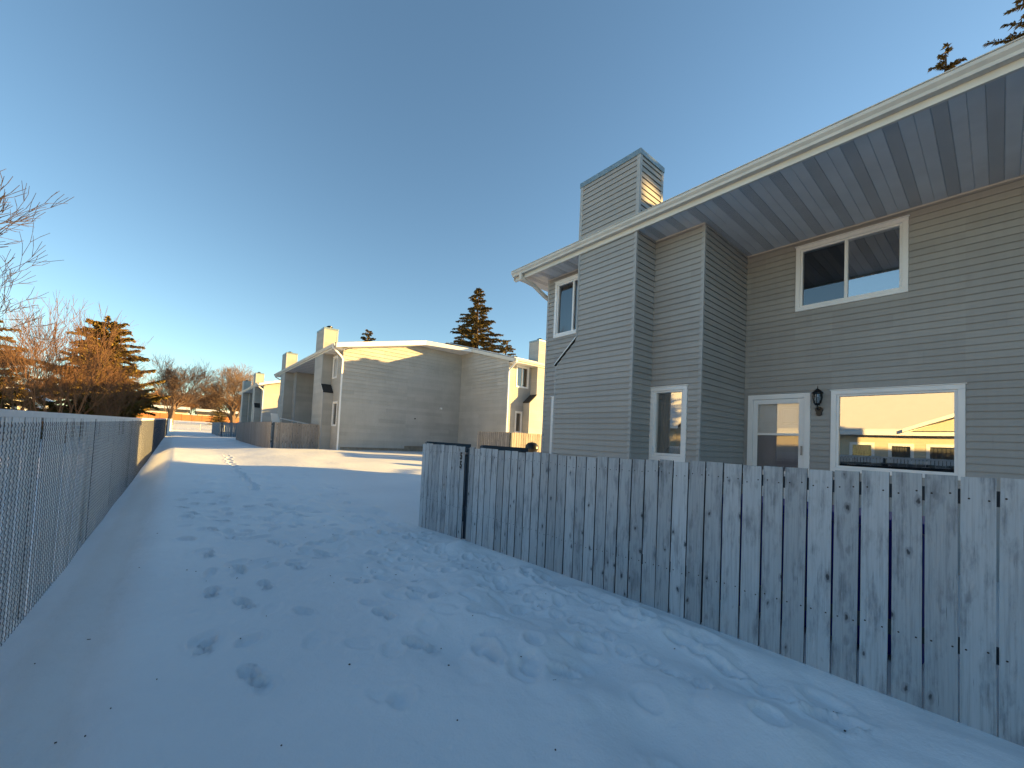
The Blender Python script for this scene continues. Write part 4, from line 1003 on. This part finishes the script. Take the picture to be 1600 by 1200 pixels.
def bare_tree(H, seed, spread=.5, levels=6, r0_=.30, nb=(3, 4), trunk=.22, stems=1, fan=.2, sides=5, rmin=.008, shorten=.72, curve=.16, wide=1.0):
    rg = random.Random(seed); mb = MB(); cnt = [0]
    def grow(p, d, ln, r, lv):
        n = 4 if lv > 2 else (3 if lv > 1 else 2)
        q = Vector(p); dd = Vector(d); pts = [q.copy()]; rads = [r]
        for k in range(n):
            cv = curve * (.35 if (lv == levels and stems == 1) else 1)
            dd = (dd + Vector((rg.uniform(-1, 1), rg.uniform(-1, 1), rg.uniform(-.5, .9))) * cv).normalized()
            q = q + dd * ln / n; pts.append(q.copy()); rads.append(r * (1 - .38 * (k + 1) / n))
        sd_ = sides if lv >= levels - 1 else (4 if lv > 2 else 3)
        for a, c, ra, rc in zip(pts[:-1], pts[1:], rads[:-1], rads[1:]): mb.tube(a, c, max(ra, rmin), max(rc, rmin * .7), sd_, cap=False)
        cnt[0] += 1
        if lv <= 0: return
        k_ = 5 if (lv == levels and stems == 1) else rg.randint(*nb)
        for j in range(k_):
            az = rg.uniform(0, 2 * pi); sp = spread * rg.uniform(.55, 1.3) * (wide if lv >= levels - 1 else 1)
            ax = dd.orthogonal().normalized(); ax = Matrix.Rotation(az, 3, dd) @ ax
            nd = (dd * cos(sp) + ax * sin(sp)); nd.z += .10; nd.normalize()
            o_ = pts[-1] if j < 2 else pts[rg.randint(1, n)]
            grow(o_, nd, ln * shorten * rg.uniform(.75, 1.2), rads[-1] * (.78 if j == 0 else rg.uniform(.45, .68)), lv - 1)
    for s_ in range(stems):
        a = 2 * pi * s_ / max(1, stems) + rg.uniform(-.4, .4); f = fan * rg.uniform(.4, 1.2) if stems > 1 else .03
        grow((.12 * cos(a) * (stems > 1), .12 * sin(a) * (stems > 1), 0), Vector((sin(f) * cos(a), sin(f) * sin(a), cos(f))), H * trunk * rg.uniform(.85, 1.1), r0_ * (1 if stems == 1 else rg.uniform(.6, 1)), levels)
    k_ = H / np.percentile([q[2] for q in mb.v], 99.5); mb.v = [(q[0] * k_, q[1] * k_, q[2] * k_) for q in mb.v]
    return mb
def put_tree(label, me, x, y, z, rz=0, sc=1, name='bare_tree', group=None):
    o = inst(name, me, None, (x, y, z), (0, 0, rz), (sc,) * 3); return tag(o, label, 'tree', group)
E1 = bare_tree(14.5, 5, spread=.46, levels=7, r0_=.55, nb=(3, 4), trunk=.24, shorten=.79, curve=.17, rmin=.015, wide=1.45).mesh('elm', M_BARK)
E2 = bare_tree(14.5, 9, spread=.50, levels=7, r0_=.55, nb=(3, 4), trunk=.22, shorten=.80, curve=.2, rmin=.015, wide=1.4).mesh('elm', M_BARK)
put_tree('bare spreading elm with dark forked trunk at the end of the left fence', E1, -1.6, 110, -.2, .3, .95, 'elm_tree')
put_tree('wide bare elm between the corridor end and the farthest townhouse', E2, 10.4, 116, 0, 1.2, .98, 'elm_tree')
SH = bare_tree(6.9, 21, spread=.34, levels=5, r0_=.06, nb=(3, 3), trunk=.34, stems=12, fan=.50, sides=4, shorten=.74, curve=.14, rmin=.007).mesh('shrub', M_BARKR)
put_tree('tall many stemmed bare shrub lit orange behind the chain link fence', SH, -4.9, 31, -1.4, 0, 1.08, 'bare_shrub')
put_tree('bare shrub further along the fence before the pine', SH, -3.7, 36, -1.4, 2.1, .8, 'bare_shrub')
put_tree('bare orange shrub at the far left before the cream bungalow', SH, -7.6, 34, -1.4, 4., .95, 'bare_shrub')
BT = bare_tree(8.6, 33, spread=.44, levels=6, r0_=.14, nb=(3, 3), trunk=.22, stems=2, sides=6, shorten=.78, curve=.24, rmin=.0065).mesh('near_tree', M_BARKG)
put_tree('bare grey tree reaching in from beyond the left edge', BT, -4.75, 16.0, -1.9, .5, 1.14, 'bare_tree')
BB = bare_tree(9, 41, spread=.55, levels=6, r0_=.2, nb=(3, 4), trunk=.2, shorten=.76, curve=.2, sides=4, rmin=.02).mesh('distant_tree', M_BARKR)
spots = []
rg = random.Random(4)
for row, (yy, n_) in enumerate(((170, 13), (186, 13), (205, 12))):
    for k in range(n_):
        spots.append((-34 + k * 66 / n_ + rg.uniform(-1.6, 1.6), yy + rg.uniform(-5, 5), rg.uniform(.95, 1.35) * (1 + row * .12), rg.uniform(0, 6.3)))
spots.sort(key=lambda q: q[0] / q[1])
ORD = ['leftmost', 'second', 'third', 'fourth', 'fifth', 'sixth', 'seventh', 'eighth', 'ninth', 'tenth', 'eleventh', 'twelfth', 'thirteenth', 'fourteenth', 'fifteenth', 'sixteenth', 'seventeenth', 'eighteenth', 'nineteenth', 'twentieth', 'twenty-first', 'twenty-second', 'twenty-third', 'twenty-fourth', 'twenty-fifth', 'twenty-sixth', 'twenty-seventh', 'twenty-eighth', 'twenty-ninth', 'thirtieth', 'thirty-first', 'thirty-second', 'thirty-third', 'thirty-fourth', 'thirty-fifth', 'thirty-sixth', 'thirty-seventh', 'thirty-eighth', 'rightmost']
for k, (x, y, s_, r_) in enumerate(spots):
    put_tree(ORD[min(k, 38)] + (' from the left' if 0 < k < len(spots) - 1 else '') + ' bare reddish tree beyond the orange fence', BB, x, y, 1.1, r_, s_ * .86, 'bare_tree', 'distant bare trees')

# ------------------------------------------------------------------ distant orange fence and houses
t = thing('wooden_fence', 'distant orange cedar fence across the snowy park', 'fence', (-24, 150, gz(0, 150)))
for k in range(24):
    mb = MB(); mb.box((0, 0, 0), (2.36, .05, 1.85)); o = mb.build('fence_panel', M_ORANGE, t, loc=(k * 2.45, 0, 0)); o.location.z = .05 * math.sin(k)
    mb = MB(); mb.box((-.05, -.03, 0), (.05, .09, 2.0)); mb.build('post', M_BARK, t, loc=(k * 2.45 - .045, 0, 0))
def far_house(label, x, y, w, m, hh=3.0, rz=0):
    h = thing('distant_house', label, 'house', (x, y, 1.2), rz)
    wall(h, (0, 0), (1, 0), (0, -1), rect(0, w, 0, hh), [(w * .2, w * .35, 1, 2.2), (w * .6, w * .75, 1, 2.2)], m, pitch=.25, per=12, z_phase=0)
    for a in (.2, .6): window(h, (0, 0), (1, 0), (0, -1), w * a, w * (a + .15), 1, 2.2, glass_m=M_GLASS_D)
    wall(h, (0, 0), (0, 1), (-1, 0), [(0, 0), (8, 0), (8, hh), (4, hh + 1.2), (0, hh)], [], m, panels=False); wall(h, (w, 0), (0, 1), (1, 0), [(0, 0), (8, 0), (8, hh), (4, hh + 1.2), (0, hh)], [], m, panels=False); wall(h, (0, 8), (1, 0), (0, 1), rect(0, w, 0, hh), [], m, panels=False)
    mb = MB(); mb.prism([(-.5, -.6, hh - .2), (-.5, 4, hh + 1.3), (-.5, 8.6, hh - .2), (-.5, 8.6, hh - .35), (-.5, 4, hh + 1.15), (-.5, -.6, hh - .35)], (w + 1, 0, 0)); mb.build('roof', M_SHINGLE, h)
    mb = MB(); mb.prism([(-.5, 1.6, hh + .545), (-.5, 4, hh + 1.32), (-.5, 4, hh + 1.42), (-.5, 1.65, hh + .6)], (w + 1, 0, 0)); mb.build('roof_snow', M_SNOWROOF, h)
    return h
far_house('distant low house with snowy roof just left of the corridor axis', -9, 158, 11, M_CREAM)
far_house('distant low house with snowy roof between the two elms', 4.5, 160, 12, M_TAN, 2.8)
far_house('distant low house with snowy roof behind the second elm', 19, 162, 13, M_CREAM)
far_house('distant low house with snowy roof, leftmost behind the pine', -24, 160, 12, M_TAN)
